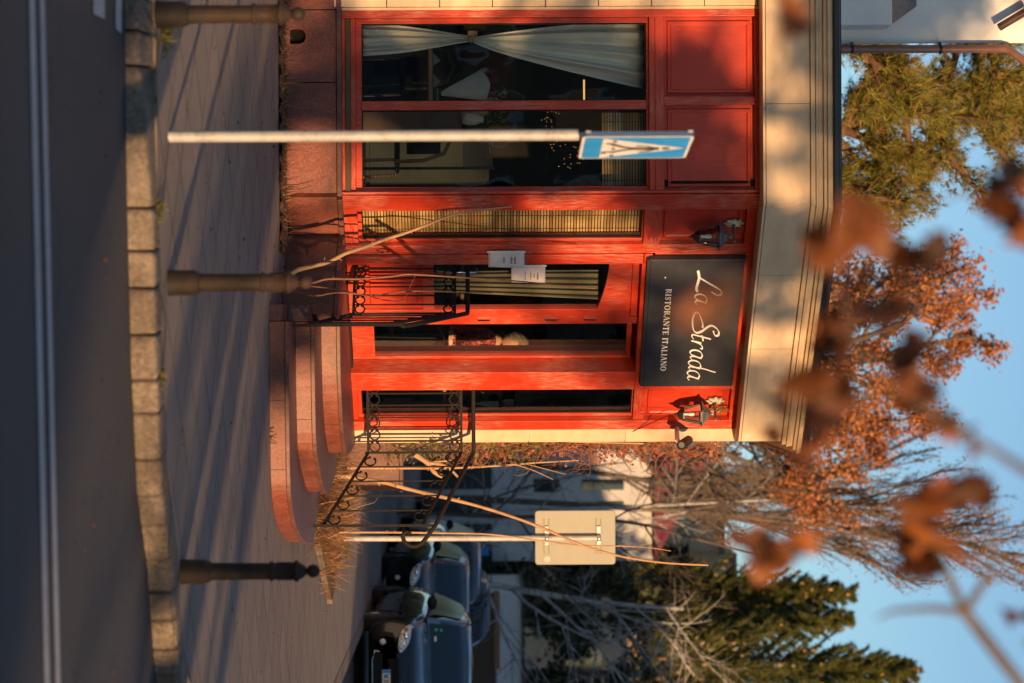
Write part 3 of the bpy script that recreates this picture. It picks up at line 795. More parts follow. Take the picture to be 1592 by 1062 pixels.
# ================================================================== railings
def cscroll(mb, c, t, up, r, rad=.0075, flip=1):
    """C-shaped scroll with curled ends; t = along rail, up = away from the rail"""
    pts = []
    for k in range(17):
        a = radians(-60 + 300 * k / 16)
        pts.append(c + t * (r * sin(a) * flip * 1.0) + up * (r - r * cos(a)) * 1.0)
    # curls inward at both ends
    e0, e1 = pts[0], pts[-1]
    mb.tube(pts, rad, 6)
    mb.ball(e0, rad * 1.9, 8); mb.ball(e1, rad * 1.9, 8)
def railing(name, label, posts_bot, H, group, end_curl, level_n, slope_n):
    pass
zh = lambda ix, iy, Y: P(ix, iy, Y).z
def make_railing(label, W0, C0, E0, nlev, nslo, zlow_l, zrail_l, zhand_l, zlow_e, zrail_e, zhand_e, zfoot, zcfoot, curl, startarc=True):
    """W0 wall end, C0 corner, E0 lower end (plan points)"""
    root = thing('iron_railing', label, 'railing', (C0[0], C0[1], zcfoot), 0, None)
    Wp, Cp, Ep = (Vector((*q, 0)) for q in (W0, C0, E0))
    Z = lambda p, z: Vector((p.x, p.y, z))
    t1 = (Cp - Wp).normalized(); t2 = (Ep - Cp).normalized()
    # handrail
    hp = []
    hp += [Z(Wp, zrail_l + .02), Z(Wp + t1 * .015, zhand_l - .03), Z(Wp + t1 * .05, zhand_l - .005), Z(Wp + t1 * .09, zhand_l)]
    hp += [Z(Cp - t1 * .03, zhand_l), Z(Cp, zhand_l - .002)]
    Zs = lambda f, a, b: Z(Cp.lerp(Ep, f), a + (b - a) * f)
    hp += [Zs(.08, zhand_l, zhand_e), Zs(.5, zhand_l, zhand_e), Zs(1.0, zhand_l, zhand_e)]
    if curl == 'scroll':
        for ix, iy in ((671, 825), (664, 835), (656, 845), (649, 849), (641, 850), (633, 847), (628, 841), (626, 834), (628, 829), (633, 827), (637, 830), (636, 834)):
            hp.append(P(ix, iy, Ep.y - .02))
    else:
        hp += [Z(Ep + t2 * .10, zhand_e - .05), Z(Ep + t2 * .16, zhand_e - .065)]
    mb = MB(); mb.tube(hp, .019, 10); mb.build('handrail', M['iron'], root)
    for (za, zb) in ((zrail_l, zrail_e), (zlow_l, zlow_e)):
        mb = MB()
        for (A_, B_, a, b) in ((Wp, Cp, za, za), (Cp, Ep, za, zb)):
            t = (B_ - A_).normalized(); nn = Vector((t.y, -t.x, 0)) * .009
            mb.add([Z(A_ - nn, a - .012), Z(B_ - nn, b - .012), Z(B_ + nn, b - .012), Z(A_ + nn, a - .012), Z(A_ - nn, a + .012), Z(B_ - nn, b + .012), Z(B_ + nn, b + .012), Z(A_ + nn, a + .012)],
                   [(0, 3, 2, 1), (4, 5, 6, 7), (0, 1, 5, 4), (2, 3, 7, 6), (1, 2, 6, 5), (3, 0, 4, 7)])
        mb.build('rail', M['iron'], root)
    def bar(p, z0, z1, w_=.007, name='baluster'):
        mb = MB(); mb.box(p.x - w_, p.x + w_, p.y - w_, p.y + w_, z0, z1); return mb.build(name, M['iron'], root)
    bar(Wp, zlow_l, zrail_l + .01, .011, 'post')
    ptsb = []
    for i in range(1, nlev): ptsb.append(Wp.lerp(Cp, i / nlev)); bar(ptsb[-1], zlow_l, zrail_l)
    bar(Cp, zlow_l - .03, zrail_l, .010, 'post')
    for i in range(1, nslo):
        f = i / nslo; bar(Cp.lerp(Ep, f), zlow_l + (zlow_e - zlow_l) * f, zrail_l + (zrail_e - zrail_l) * f)
    bar(Ep, zfoot, zhand_e - .01, .012, 'post')
    # scrolls
    for i in range(nlev):
        c_ = Wp.lerp(Cp, (i + .5) / nlev); r = (Cp - Wp).length / nlev * .42
        for zz, sg in ((zlow_l, 1), (zrail_l, -1)):
            mb = MB(); cscroll(mb, Z(c_, zz + sg * .014), t1, Vector((0, 0, sg)), r); mb.build('scroll', M['iron'], root)
    for i in range(nslo):
        f = (i + .5) / nslo; c_ = Cp.lerp(Ep, f); L = sqrt((Ep - Cp).length ** 2 + (zrail_e - zrail_l) ** 2); r = L / nslo * .36
        sv = (Z(Ep, zrail_e) - Z(Cp, zrail_l)).normalized(); nv = Vector((0, 0, 1)) - sv * sv.z; nv.normalize()
        for za, zb, sg in ((zlow_l, zlow_e, 1), (zrail_l, zrail_e, -1)):
            mb = MB(); cscroll(mb, Z(c_, za + (zb - za) * f) + nv * sg * .014, sv, nv * sg, min(r, .05)); mb.build('scroll', M['iron'], root)
    return root
yW, yC, yE = 21.05, 20.72, 19.25
make_railing('black wrought iron railing left of the steps in front of the closed door leaf', ((404 - CX) * yW / F, yW), ((487 - CX) * yC / F, yC), ((504.5 - CX) * yE / F, yE), 6, 5,
             zh(551, 440, 20.9), zh(707, 440, 20.9), zh(727, 440, 20.9), zh(470, 500, yE), zh(600, 500, yE), zh(640, 503, yE), 0, .478, 'turn')
yW, yC, yE = 22.12, 22.25, 21.6
make_railing('black wrought iron railing right of the steps ending in a curled handrail', ((593 - CX) * yW / F, yW), ((703 - CX) * yC / F, yC), ((816.5 - CX) * yE / F, yE), 6, 5,
             zh(572, 640, 22.2), zh(717, 640, 22.2), zh(736, 640, 22.2), zh(502, 815, yE), zh(657, 815, yE), zh(677, 816, yE), .157, .478, 'scroll')
# ================================================================== name board
SD = .10
q0 = sB(397, d=0); sx0, sx1 = sB(405, 1100, SD), sB(601, 1085, SD)
bz0, bz1 = 3.13, 3.945
sb_ = thing('sign_board', 'dark name board with cream script lettering mounted above the restaurant door', 'sign', MBm @ Vector(((sx0 + sx1) / 2, .05, bz0)))
mb = MB(MBm); mb.box(sx0, sx1, .046, SD, bz0, bz1); mb.build('panel', M['board'], sb_, bevel=.004)
mb = MB(MBm); mb.box(sx0 - .012, sx0, .046, SD - .004, bz0 - .008, bz1 + .008); mb.box(sx0, sx1, .046, SD - .004, bz0 - .03, bz0 - .001); mb.build('frame', M['board'], sb_)
def brush(mb, pts, wid, mp, n=8, d=0.0, wang=radians(35), wmin=.35):
    """calligraphic stroke: catmull-rom through pts, pen angle gives thick and thin"""
    pts = [Vector(p) for p in pts]; sm = []
    for i in range(len(pts) - 1):
        p0 = pts[max(i - 1, 0)]; p1 = pts[i]; p2 = pts[i + 1]; p3 = pts[min(i + 2, len(pts) - 1)]
        for k in range(n):
            t = k / n; sm.append(.5 * (2 * p1 + (p2 - p0) * t + (2 * p0 - 5 * p1 + 4 * p2 - p3) * t * t + (-p0 + 3 * p1 - 3 * p2 + p3) * t ** 3))
    sm.append(pts[-1]); L = []; R = []; N_ = len(sm)
    for i, p in enumerate(sm):
        t = (sm[min(i + 1, N_ - 1)] - sm[max(i - 1, 0)]).normalized(); nn = Vector((-t.y, t.x))
        ang = atan2(t.y, t.x); w_ = wid * (wmin + (1 - wmin) * abs(sin(ang - wang))) * (min(1, .35 + min(i, N_ - 1 - i) / 3)) / 2
        L.append(p + nn * w_); R.append(p - nn * w_)
    vs = []
    for a, b in zip(L, R): vs += [mp(a.x, a.y, d), mp(b.x, b.y, d)]
    mb.add(vs, [(2 * i, 2 * i + 1, 2 * i + 3, 2 * i + 2) for i in range(N_ - 1)])
def sgn(x, y, d=0):    # x = photo-zoom row (along the board), y = zoom column (height)
    s = (x - 85) / 933; b = 112 - 60 * s; t_ = 830 - 95 * s; v = (y - b) / (t_ - b)
    k = .06; s2 = s * (1 + k * (1 - s) * .5)
    return (MBm @ Vector((sx0 + (sx1 - sx0) * s2, SD + .004 + d, bz0 + (bz1 - bz0) * v)))
lt = MB()
def aa(ox, oy, k=1.0):
    f = lambda l: [(322 + (x - 322) * k + ox, 450 + (y - 450) * k + oy) for x, y in l]
    brush(lt, f([(385, 525), (362, 541), (335, 528), (320, 495), (322, 462), (338, 448), (355, 462), (372, 500), (384, 530)]), 13, sgn)
    brush(lt, f([(386, 538), (372, 500), (366, 465), (376, 450), (396, 466)]), 12, sgn, d=.0005)
brush(lt, [(302, 574), (318, 600), (328, 628), (318, 650), (296, 646), (275, 615), (245, 560), (215, 505), (200, 480)], 17, sgn)
brush(lt, [(152, 470), (175, 476), (205, 480), (240, 470), (280, 460), (304, 470)], 20, sgn, d=.0005, wang=pi / 2, wmin=.8)
aa(0, 0)
brush(lt, [(586, 592), (600, 592), (622, 605), (618, 628), (590, 630), (560, 604), (548, 570), (565, 535), (590, 500), (600, 465), (585, 442), (545, 432), (500, 432), (462, 445), (450, 462), (462, 480), (500, 498), (548, 510), (560, 502)], 17, sgn)
brush(lt, [(650, 572), (638, 530), (622, 470), (614, 435), (628, 426), (650, 440)], 13, sgn)
brush(lt, [(618, 500), (640, 508), (664, 512)], 11, sgn, d=.0005, wang=pi / 2)
brush(lt, [(678, 500), (668, 460), (660, 420)], 13, sgn)
brush(lt, [(664, 440), (680, 478), (700, 503), (722, 503), (716, 488)], 12, sgn, d=.0005)
aa(412, -36); aa(492, -48)
brush(lt, [(905, 608), (895, 575), (880, 530), (868, 480), (862, 425)], 12, sgn, d=.001)
aa(572, -58)
# small serif capitals
def cap(ch, x0, w_, b, h):
    """stems thick, hairlines thin, with serifs; x along, y up"""
    T, t = h * .17, h * .065
    X = lambda f: x0 + w_ * f
    Y = lambda f: b + h * f
    out = []
    def q(xa, ya, xb, yb, wd): out.append(((xa, ya), (xb, yb), wd))
    def stem(f, lo=0, hi=1): q(X(f), Y(lo), X(f), Y(hi), T); [q(X(f) - h * .14, Y(v), X(f) + h * .14, Y(v), t) for v in (lo + .02, hi - .02)]
    if ch == 'I': stem(.5)
    elif ch in 'R':
        stem(.22); q(X(.22), Y(.96), X(.7), Y(.92), t); q(X(.74), Y(.92), X(.76), Y(.6), T * .9); q(X(.7), Y(.55), X(.22), Y(.52), t); q(X(.5), Y(.52), X(.9), Y(.02), T * .8); q(X(.85), Y(.03), X(1.0), Y(.03), t)
    elif ch == 'S':
        q(X(.85), Y(.95), X(.85), Y(.7), t); q(X(.8), Y(.92), X(.35), Y(.97), t * 1.2); q(X(.3), Y(.95), X(.28), Y(.62), T * .8); q(X(.3), Y(.62), X(.75), Y(.4), T); q(X(.78), Y(.42), X(.76), Y(.08), T * .8); q(X(.7), Y(.04), X(.25), Y(.05), t * 1.2); q(X(.18), Y(.02), X(.18), Y(.3), t)
    elif ch == 'T': stem(.5); q(X(.05), Y(.96), X(.95), Y(.96), t * 1.2); q(X(.06), Y(.98), X(.06), Y(.74), t); q(X(.94), Y(.98), X(.94), Y(.74), t)
    elif ch == 'O':
        n = 12
        for k in range(n):
            a, c = 2 * pi * k / n, 2 * pi * (k + 1) / n
            wd = t + (T - t) * abs(cos((a + c) / 2)); q(X(.5 + .42 * cos(a)), Y(.5 + .48 * sin(a)), X(.5 + .42 * cos(c)), Y(.5 + .48 * sin(c)), wd)
    elif ch == 'A': q(X(.1), Y(0), X(.5), Y(1), t); q(X(.5), Y(1), X(.9), Y(0), T); q(X(.28), Y(.36), X(.76), Y(.36), t); q(X(-.04), Y(.02), X(.24), Y(.02), t); q(X(.74), Y(.02), X(1.04), Y(.02), t)
    elif ch == 'N': q(X(.15), Y(0), X(.15), Y(1), t); q(X(.12), Y(1), X(.85), Y(0), T); q(X(.87), Y(0), X(.87), Y(1), t); q(X(0), Y(.02), X(.3), Y(.02), t); q(X(.72), Y(.98), X(1.02), Y(.98), t); q(X(0), Y(.98), X(.2), Y(.98), t)
    elif ch == 'E': stem(.22); [q(X(.22), Y(v), X(.85 if v != .5 else .7), Y(v), t * 1.1) for v in (.04, .5, .96)]; q(X(.85), Y(.02), X(.85), Y(.25), t); q(X(.83), Y(.98), X(.83), Y(.76), t)
    elif ch == 'L': stem(.25); q(X(.25), Y(.04), X(.9), Y(.04), t * 1.1); q(X(.9), Y(.02), X(.9), Y(.28), t)
    return out
rel = {'R': 1.05, 'I': .5, 'S': .8, 'T': .95, 'O': 1.1, 'A': 1.05, 'N': 1.15, 'E': .95, 'L': .9, ' ': .45}
txt = 'RISTORANTE ITALIANO'; tot = sum(rel[c] for c in txt); x = 278; kx = (893 - 278) / tot; ii = 0
for c in txt:
    wd = rel[c] * kx; yb = 226 - (x - 278) / 615 * 44; hh_ = 44
    if c != ' ':
        for (a, b, w_) in cap(c, x + wd * .06, wd * .84, yb, hh_):
            A_, B_ = Vector(a), Vector(b); t = (B_ - A_).normalized() if (B_ - A_).length > 0 else Vector((1, 0)); nn = Vector((-t.y, t.x)) * w_ / 2; ii += 1
            d = .0002 * (ii % 5)
            lt.add([sgn(*(A_ - nn), d), sgn(*(B_ - nn), d), sgn(*(B_ + nn), d), sgn(*(A_ + nn), d)], [(0, 1, 2, 3)])
    x += wd
for (a, b) in ((201, 222), (320, 243)):
    lt.add([sgn(a - 4, b - 6), sgn(a + 5, b - 3), sgn(a + 4, b + 5), sgn(a - 5, b + 3)], [(0, 1, 2, 3)])
lt.build('lettering', M['letter'], sb_)

# ================================================================== wall lanterns
def lantern(label, iy_plate, z_plate):
    s = sB(iy_plate, 1120); root = thing('wall_lantern', label, 'lamp', MBm @ Vector((s, .0, z_plate)), 0, 'lanterns on the red front')
    o = MBm @ Vector((s, 0, z_plate)); n_ = Vector((R2, -R2, 0)); t_ = Vector((R2, R2, 0)); U = Vector((0, 0, 1))
    Mx = Matrix(((t_.x, n_.x, 0, o.x), (t_.y, n_.y, 0, o.y), (0, 0, 1, o.z), (0, 0, 0, 1)))   # (tangent, out, up)
    mb = MB(Mx); pr = []
    # scalloped wall plate
    def plate(r, d): return [((r + .012 * cos(8 * 2 * pi * k / 48)) * .62 * cos(2 * pi * k / 48), d, (r + .012 * cos(8 * 2 * pi * k / 48)) * 1.05 * sin(2 * pi * k / 48)) for k in range(48)]
    v = plate(.072, .0) + plate(.072, .010) + plate(.055, .020) + plate(.03, .028)
    f = [(48 * r + k, 48 * r + (k + 1) % 48, 48 * r + 48 + (k + 1) % 48, 48 * r + 48 + k) for r in range(3) for k in range(48)] + [tuple(range(144, 192))]
    mb.add(v, f, True); mb.build('wall_plate', M['plate'], root)
    AX = .17
    mb = MB(Mx); mb.tube([(0, .02, .0), (0, .06, -.012), (0, AX - .02, -.012), (0, AX + .055, -.012)], [.013, .012, .011, .009], 8)
    mb.ball((0, AX + .06, -.012), .013, 8)
    sc = [(0, .03 + .115 * k / 12, -.012 + .065 * sin(pi * k / 12) ** .7) for k in range(13)]
    mb.tube([(0, .022, .05), (0, .05, .075), (0, .085, .07), (0, .115, .035), (0, AX - .02, .0)], .0045, 6)
    mb.tube([(0, AX + .02, -.01), (0, AX + .05, .02), (0, AX + .085, .03), (0, AX + .10, .012), (0, AX + .085, .0)], .004, 6)
    mb.build('bracket', M['zinc'], root)
    c = (0, AX, 0); h6 = pi / 6
    mb = MB(Mx); mb.lathe([(.0, -.03), (.012, -.03), (.014, -.045), (.03, -.062), (.055, -.078), (.078, -.105), (.100, -.122), (.126, -.135), (.128, -.141), (.10, -.142)], c, 6, smooth=False, rot=h6); mb.build('lamp_roof', M['zinc'], root)
    fr = MB(Mx)
    zt_, zb_, rt, rb = -.142, -.312, .098, .060
    for k in range(6):
        a = 2 * pi * k / 6 + h6
        fr.tube([(c[0] + rt * cos(a), c[1] + rt * sin(a), zt_), (c[0] + rb * cos(a), c[1] + rb * sin(a), zb_)], .006, 5)
    fr.lathe([(rt + .004, zt_ - .012), (rt + .004, zt_), (rt - .012, zt_)], c, 6, smooth=False, rot=h6)
    fr.lathe([(rb - .006, zb_ + .012), (rb + .006, zb_ + .012), (rb + .006, zb_), (rb - .006, zb_ - .008), (.042, zb_ - .03), (.022, zb_ - .045), (.016, zb_ - .052), (.019, zb_ - .062), (.010, zb_ - .070), (.006, zb_ - .082), (.0, zb_ - .094)], c, 6, smooth=False, rot=h6)
    fr.build('lamp_frame', M['lampblack'], root)
    gl_ = MB(Mx); gl_.lathe([(rb - .003, zb_ + .01), (rt - .004, zt_ - .004)], c, 6, smooth=False, rot=h6); gl_.build('lamp_glass', M['glass'], root)
    bb = MB(Mx); bb.lathe([(.0, -.20), (.013, -.205), (.02, -.225), (.016, -.25), (.012, -.265), (.012, -.30)], c, 12); bb.build('bulb', M['white'], root)
    return root
lantern('left lantern fixed to the red panel between the windows and the name board', 347, zB(1141, 347))
lantern('right lantern with green tape on its bracket near the end of the red front', 623, zB(1112, 623))
tp = thing('tape_tangle', 'tangle of green tape caught behind the right lantern', 'tape', MBm @ Vector((sB(632), .03, 3.85)))
mb = MB()
for seq in ([(1105, 625), (1112, 631), (1122, 634)], [(1112, 640), (1120, 636), (1128, 633), (1133, 637)], [(1118, 644), (1124, 638), (1130, 641), (1140, 636)], [(1104, 640), (1108, 634), (1116, 632)]):
    pts = [MBm @ Vector((sB(b, a, .03), .03, zB(a, b, .03))) for a, b in seq]
    vs = []
    for p in pts: vs += [p + Vector((0, 0, .012)), p - Vector((.006, -.006, .012))]
    mb.add(vs, [(2 * i, 2 * i + 1, 2 * i + 3, 2 * i + 2) for i in range(len(pts) - 1)])
mb.build('tape', M['green'], tp)
# security camera on the quoin
cm = thing('security_camera', 'small black bullet security camera on a white bracket at the building corner', 'camera', P(1052, 665, 22.4))
mb = MB(); mb.tube([P(1052, 662, 22.5), P(1053, 686, 22.25)], .022, 4); mb.tube([P(1053, 686, 22.25), P(1058, 690, 22.2)], .014, 6); mb.build('bracket', M['white'], cm)
mb = MB(); a, b = P(1071, 684, 22.35), P(1060, 692, 22.05); mb.tube([a, a.lerp(b, .05), b, b.lerp(a, -.04)], [.03, .042, .045, .046], 14); mb.build('housing', M['black'], cm)
mb = MB(); d_ = (b - a).normalized(); mb.tube([b + d_ * .004, b + d_ * .014], [.03, .028], 14); mb.build('lens', M['zinc'], cm)
cbm = MB(); pts = [P(1042, 645, 22.3), P(1010, 659, 22.35), P(975, 675, 22.6), P(945, 684, 22.8)]; cbm.tube(pts, .004, 5); cbm.tube([P(1042, 644, 22.28), P(1020, 643, 22.26), P(995, 644, 22.25)], .003, 5)
tag(cbm.build('cable', M['black']), 'thin black cable sagging from the right lantern towards the climbing creeper', 'cable')

# notices
def notice(label, M_, s0, s1, z0, z1, d, lines, skew=0):
    root = thing('paper_notice', label, 'notice', M_ @ Vector(((s0 + s1) / 2, d, z0)), 0, None)
    mb = MB(M_)
    mb.grid(lambda a, b: (s0 + (s1 - s0) * a, d + .006 * sin(a * 5 + b * 3) * (1 - b) + .003, z0 + (z1 - z0) * b + skew * a), 8, 8); mb.build('sheet', M['paper'], root, solid=.001)
    mb = MB(M_)
    for (a0, a1, zf, hh_) in lines:
        n = max(2, int((a1 - a0) * 26))
        for k in range(n):
            if rnd.random() < .12: continue
            xa = a0 + (a1 - a0) * k / n; xb = xa + (a1 - a0) / n * .7
            mb.add([(s0 + (s1 - s0) * xa, d + .012, z0 + (z1 - z0) * zf + skew * xa), (s0 + (s1 - s0) * xb, d + .012, z0 + (z1 - z0) * zf + skew * xa), (s0 + (s1 - s0) * xb, d + .012, z0 + (z1 - z0) * (zf + hh_ * rnd.uniform(.7, 1)) + skew * xa), (s0 + (s1 - s0) * xa, d + .012, z0 + (z1 - z0) * (zf + hh_) + skew * xa)], [(0, 1, 2, 3)])
    mb.build('print', M['ink'], root)
    mb = MB(M_); mb.grid(lambda a, b: (s0 - .006 + .02 * b + .004 * sin(a * 40), d + .012, z0 - .01 + (z1 - z0 + .02) * a), 20, 1); mb.build('tape', M['white'], root)
notice('faded paper notice taped to the red post left of the door', MBm, sB(384), sB(410), zB(759, 397), zB(815, 397), .047, [(.35, .75, .62, .05), (.35, .75, .72, .05), (.4, .7, .42, .04)])
notice('white paper notice taped inside the arched door glass', MBm, sB(418), sB(446), zB(795, 432), zB(848, 432), -.052, [(.4, .8, .76, .04), (.45, .7, .66, .03), (.35, .8, .56, .03), (.3, .8, .40, .025)])

# ================================================================== bollards
def bollard(loc):
    r = thing('bollard', None, 'bollard', loc, 0, 'cast iron bollards along the kerb'); L_ = Vector(loc); S_ = Matrix.Translation(L_) @ Matrix.Diagonal((.70, .70, 1.066, 1)); loc = (0, 0, 0); x, y, z = loc
    mb = MB(S_); mb.lathe([(.101, 0), (.101, .01), (.097, .03), (.096, .125), (.093, .132), (.085, .138), (.085, .148), (.072, .158), (.0, .158)], loc, 32); mb.build('base', M['bollard'], r)
    # fluted shaft
    seg = 64; prof = [(.158, .070, 0), (.175, .069, 0), (.18, .068, 1), (.36, .066, 1), (.368, .066, 0), (.46, .066, 0)]
    vs = []; fs = []
    for (zz, rr, fl) in prof:
        for k in range(seg):
            a = 2 * pi * k / seg; q = rr - fl * .007 * max(0, cos(a * 16)); vs.append((x + q * cos(a), y + q * sin(a), z + zz))
    for i in range(len(prof) - 1):
        for k in range(seg): fs.append((i * seg + k, i * seg + (k + 1) % seg, (i + 1) * seg + (k + 1) % seg, (i + 1) * seg + k))
    mb = MB(S_); mb.add(vs, fs, True); mb.build('shaft', M['bollard'], r)
    mb = MB(S_); mb.lathe([(.066, .46), (.078, .462), (.080, .470), (.078, .478), (.068, .482), (.068, .585), (.079, .588), (.086, .597), (.086, .604), (.070, .612), (.060, .622), (.052, .634), (.036, .642), (.034, .65), (.0, .65)], loc, 32)
    collar = mb.build('collar', M['bollard'], r)
    # relief panels on the collar
    em = MB(S_)
    for k in range(4):
        a0 = -pi / 2 + radians(22) + k * pi / 2
        def pt(u, v, d): a = a0 + u; return (x + (.068 + d) * cos(a), y + (.068 + d) * sin(a), z + v)
        path = [(-.42, .50), (.42, .50), (.42, .55), (.25, .572), (0, .578), (-.25, .572), (-.42, .55), (-.42, .50)]
        em.tube([pt(u, v, .001) for u, v in path], .0035, 5, caps=False)
        em.tube([pt(.18 * cos(t_ / 10 * 2 * pi), .53 + .018 * sin(t_ / 10 * 2 * pi), .001) for t_ in range(11)], .0035, 5, caps=False)
        em.tube([pt(0, .515, .001), pt(0, .55, .001)], .004, 5)
    em.build('relief', M['bollard'], collar)
    mb = MB(S_); mb.ball((x, y, z + .684), .053, 20, sz=.66); mb.build('ball', M['bollard'], r)
    return r
B0 = bollard(G(262, 440)); B0['label'] = 'middle bollard in front of the left railing, fluted shaft and ball top'
b1 = dup(B0); b1.location = G(243, 23) ; b1['label'] = 'leftmost bollard with a tuft of green grass at its foot, cut by the left edge'
b2 = dup(B0); b2.location = G(281, 889); b2['label'] = 'rightmost bollard standing alone in front of the parked cars side'
for b_, s_ in ((b1, radians(40)), (b2, radians(-12))): b_.rotation_euler.z = s_

# ================================================================== pedestrian crossing sign
def paint(name, c, r=.45, v=.05): return simple(name, c, r, 0, v, 12)
BL, WH, BK = paint('sign_blue', (.015, .30, .78), .5, .15), paint('sign_white', (.80, .78, .74), .5, .08), paint('sign_black', (.03, .03, .03))
pb = G(262.5, 213)
ps = thing('crossing_sign', 'blue pedestrian crossing sign turned side on atop a tall white pole', 'road sign', pb)
mb = MB(); topz = P(900, 213, pb.y).z
mb.tube([pb, Vector((pb.x, pb.y, topz))], .0298, 18); mb.build('pole', M['pole'], ps)
# panel plane: near edge at left, running back and slightly right
yn, yf = pb.y - .24, pb.y + .34
pn = P(900, 212.5, yn); pf = P(900, 246.5, yf)
tdir = Vector((pf.x - pn.x, pf.y - pn.y, 0)); Lw = tdir.length; tdir.normalize(); nrm = Vector((tdir.y, -tdir.x, 0))
zs0 = P(903, 228, pb.y).z; zs1 = zs0 + .585
Ms = Matrix(((tdir.x, nrm.x, 0, pn.x), (tdir.y, nrm.y, 0, pn.y), (0, 0, 1, zs0), (0, 0, 0, 1)))    # (along, out, up)
HS = zs1 - zs0
mb = MB(Ms)
rc = lambda r, x0, x1, z0, z1: [(cx_ + r * cos(a), cz_ + r * sin(a)) for cx_, cz_, a0 in ((x1 - r, z0 + r, -pi / 2), (x1 - r, z1 - r, 0), (x0 + r, z1 - r, pi / 2), (x0 + r, z0 + r, pi)) for a in [a0 + pi / 2 * k / 4 for k in range(5)]]
def plate(mb, pts, d0, d1):
    n = len(pts); mb.add([(x, d0, z) for x, z in pts] + [(x, d1, z) for x, z in pts], [tuple(range(n)), tuple(range(n, 2 * n))[::-1]] + [(i, n + i, n + (i + 1) % n, (i + 1) % n) for i in range(n)])
plate(mb, rc(.03, 0, Lw, 0, HS), -.026, 0); pano = mb.build('panel', simple('sign_box_edge', (.05, .10, .22), .4, .2), ps)
def face(name, mat, pts, d):
    mb = MB(Ms); mb.add([(x * Lw, d, z * HS) for x, z in pts], [tuple(range(len(pts)))]); return mb.build(name, mat, pano)
mb = MB(Ms); mb.add([(x, .001, z) for x, z in rc(.03, 0, Lw, 0, HS)], [tuple(range(20))]); mb.build('border', WH, pano)
mb = MB(Ms); mb.add([(x, .003, z) for x, z in rc(.02, .022, Lw - .022, .015, HS - .015)], [tuple(range(20))]); mb.build('blue_field', BL, pano)
face('white_triangle', WH, [(.06, .19), (.94, .19), (.5, .95)], .005)
fig = MB(Ms)
def fpoly(pts): fig.add([(x * Lw, .0068, z * HS) for x, z in pts], [tuple(range(len(pts)))])
def limb(pts, wd):
    vs = []; pts = [Vector(p) for p in pts]
    for i, p in enumerate(pts):
        t = (pts[min(i + 1, len(pts) - 1)] - pts[max(0, i - 1)]).normalized(); nn = Vector((-t.y, t.x)) * wd / 2
        vs += [((p + nn).x * Lw, .0068, (p + nn).y * HS), ((p - nn).x * Lw, .0068, (p - nn).y * HS)]
    fig.add(vs, [(2 * i, 2 * i + 1, 2 * i + 3, 2 * i + 2) for i in range(len(pts) - 1)])
fpoly([(.5 + .045 * cos(a), .78 + .04 * sin(a)) for a in [2 * pi * k / 12 for k in range(12)]])
limb([(.50, .72), (.52, .60), (.50, .48)], .11); limb([(.50, .50), (.42, .38), (.30, .28), (.26, .23)], .055); limb([(.52, .50), (.58, .38), (.66, .30), (.66, .22), (.73, .22)], .055)
limb([(.50, .70), (.40, .60), (.37, .50)], .035); limb([(.53, .70), (.63, .62), (.68, .54)], .035)
for k in range(5): limb([(.15 + .16 * k, .30 + .0 * k), (.22 + .16 * k, .30)], .035)
fig.build('walking_figure', BK, pano)
mb = MB(); 
for zz in (zs0 + .03, zs1 - .02): mb.box(pn.x - .03, pb.x + .01, pb.y - .24, pb.y - .2 + .06, zz - .012, zz + .012)
mb.box(pb.x - .012, pb.x + .012, pb.y - .012, pb.y + .012, topz - .02, zs1 - .02); mb.build('clamp', M['galv'], ps)
for o_ in ps.children: pass

# ================================================================== grey sign seen from behind
YS = 28.0; r0 = P(545, 838, YS)
gs = thing('road_sign_back', 'plain grey back of a rectangular road sign on a thin pole beyond the steps', 'road sign', (r0.x, YS, 0))
mb = MB(); tp_ = P(934, 837, YS); mb.tube([(r0.x, YS, 0), (tp_.x, YS, tp_.z)], .031, 14); mb.build('pole', M['pole'], gs)
mb = MB(); a, b = P(833, 878, YS), P(956, 795, YS)
pts = rc(.03, b.x, a.x, a.z, b.z); n = 20
mb.add([(x, YS + .04, z) for x, z in pts] + [(x, YS + .058, z) for x, z in pts], [tuple(range(n)), tuple(range(n, 2 * n))[::-1]] + [(i, (i + 1) % n, n + (i + 1) % n, n + i) for i in range(n)])
pl = mb.build('panel', M['grey_paint'], gs)
mb = MB(); rim = rc(.03, b.x, a.x, a.z, b.z) ; mb.tube([(x, YS + .048, z) for x, z in rim] + [(rim[0][0], YS + .048, rim[0][1])], .008, 6, caps=False); mb.build('rim', M['grey_rim'], pl)
for ix in (850, 931):
    mb = MB(); c_ = P(ix, 836, YS).z; x0_, x1_ = P(ix, 808, YS).x, P(ix, 862, YS).x
    for dz in (-.028, .028): mb.box(x0_, x1_, YS + .025, YS + .04, c_ + dz - .004, c_ + dz + .004)
    mb.build('rail', M['grey_rim'], pl)
    mb = MB(); mb.box(P(ix, 819, YS).x, P(ix, 848, YS).x, YS + .018, YS + .034, c_ - .022, c_ + .022); mb.lathe([(.034, -.02), (.04, -.02), (.04, .02), (.034, .02)], (r0.x + (tp_.x - r0.x) * .9, YS, c_), 14); mb.build('clamp', M['galv'], gs)
st_ = P(851, 870, YS); mb = MB(); mb.add([(st_.x + .035 * cos(a), YS + .036, st_.z + .035 * sin(a)) for a in [2 * pi * k / 20 for k in range(20)]], [tuple(range(20))[::-1]]); mb.build('round_sticker', paint('sticker', (.55, .42, .36)), pl)

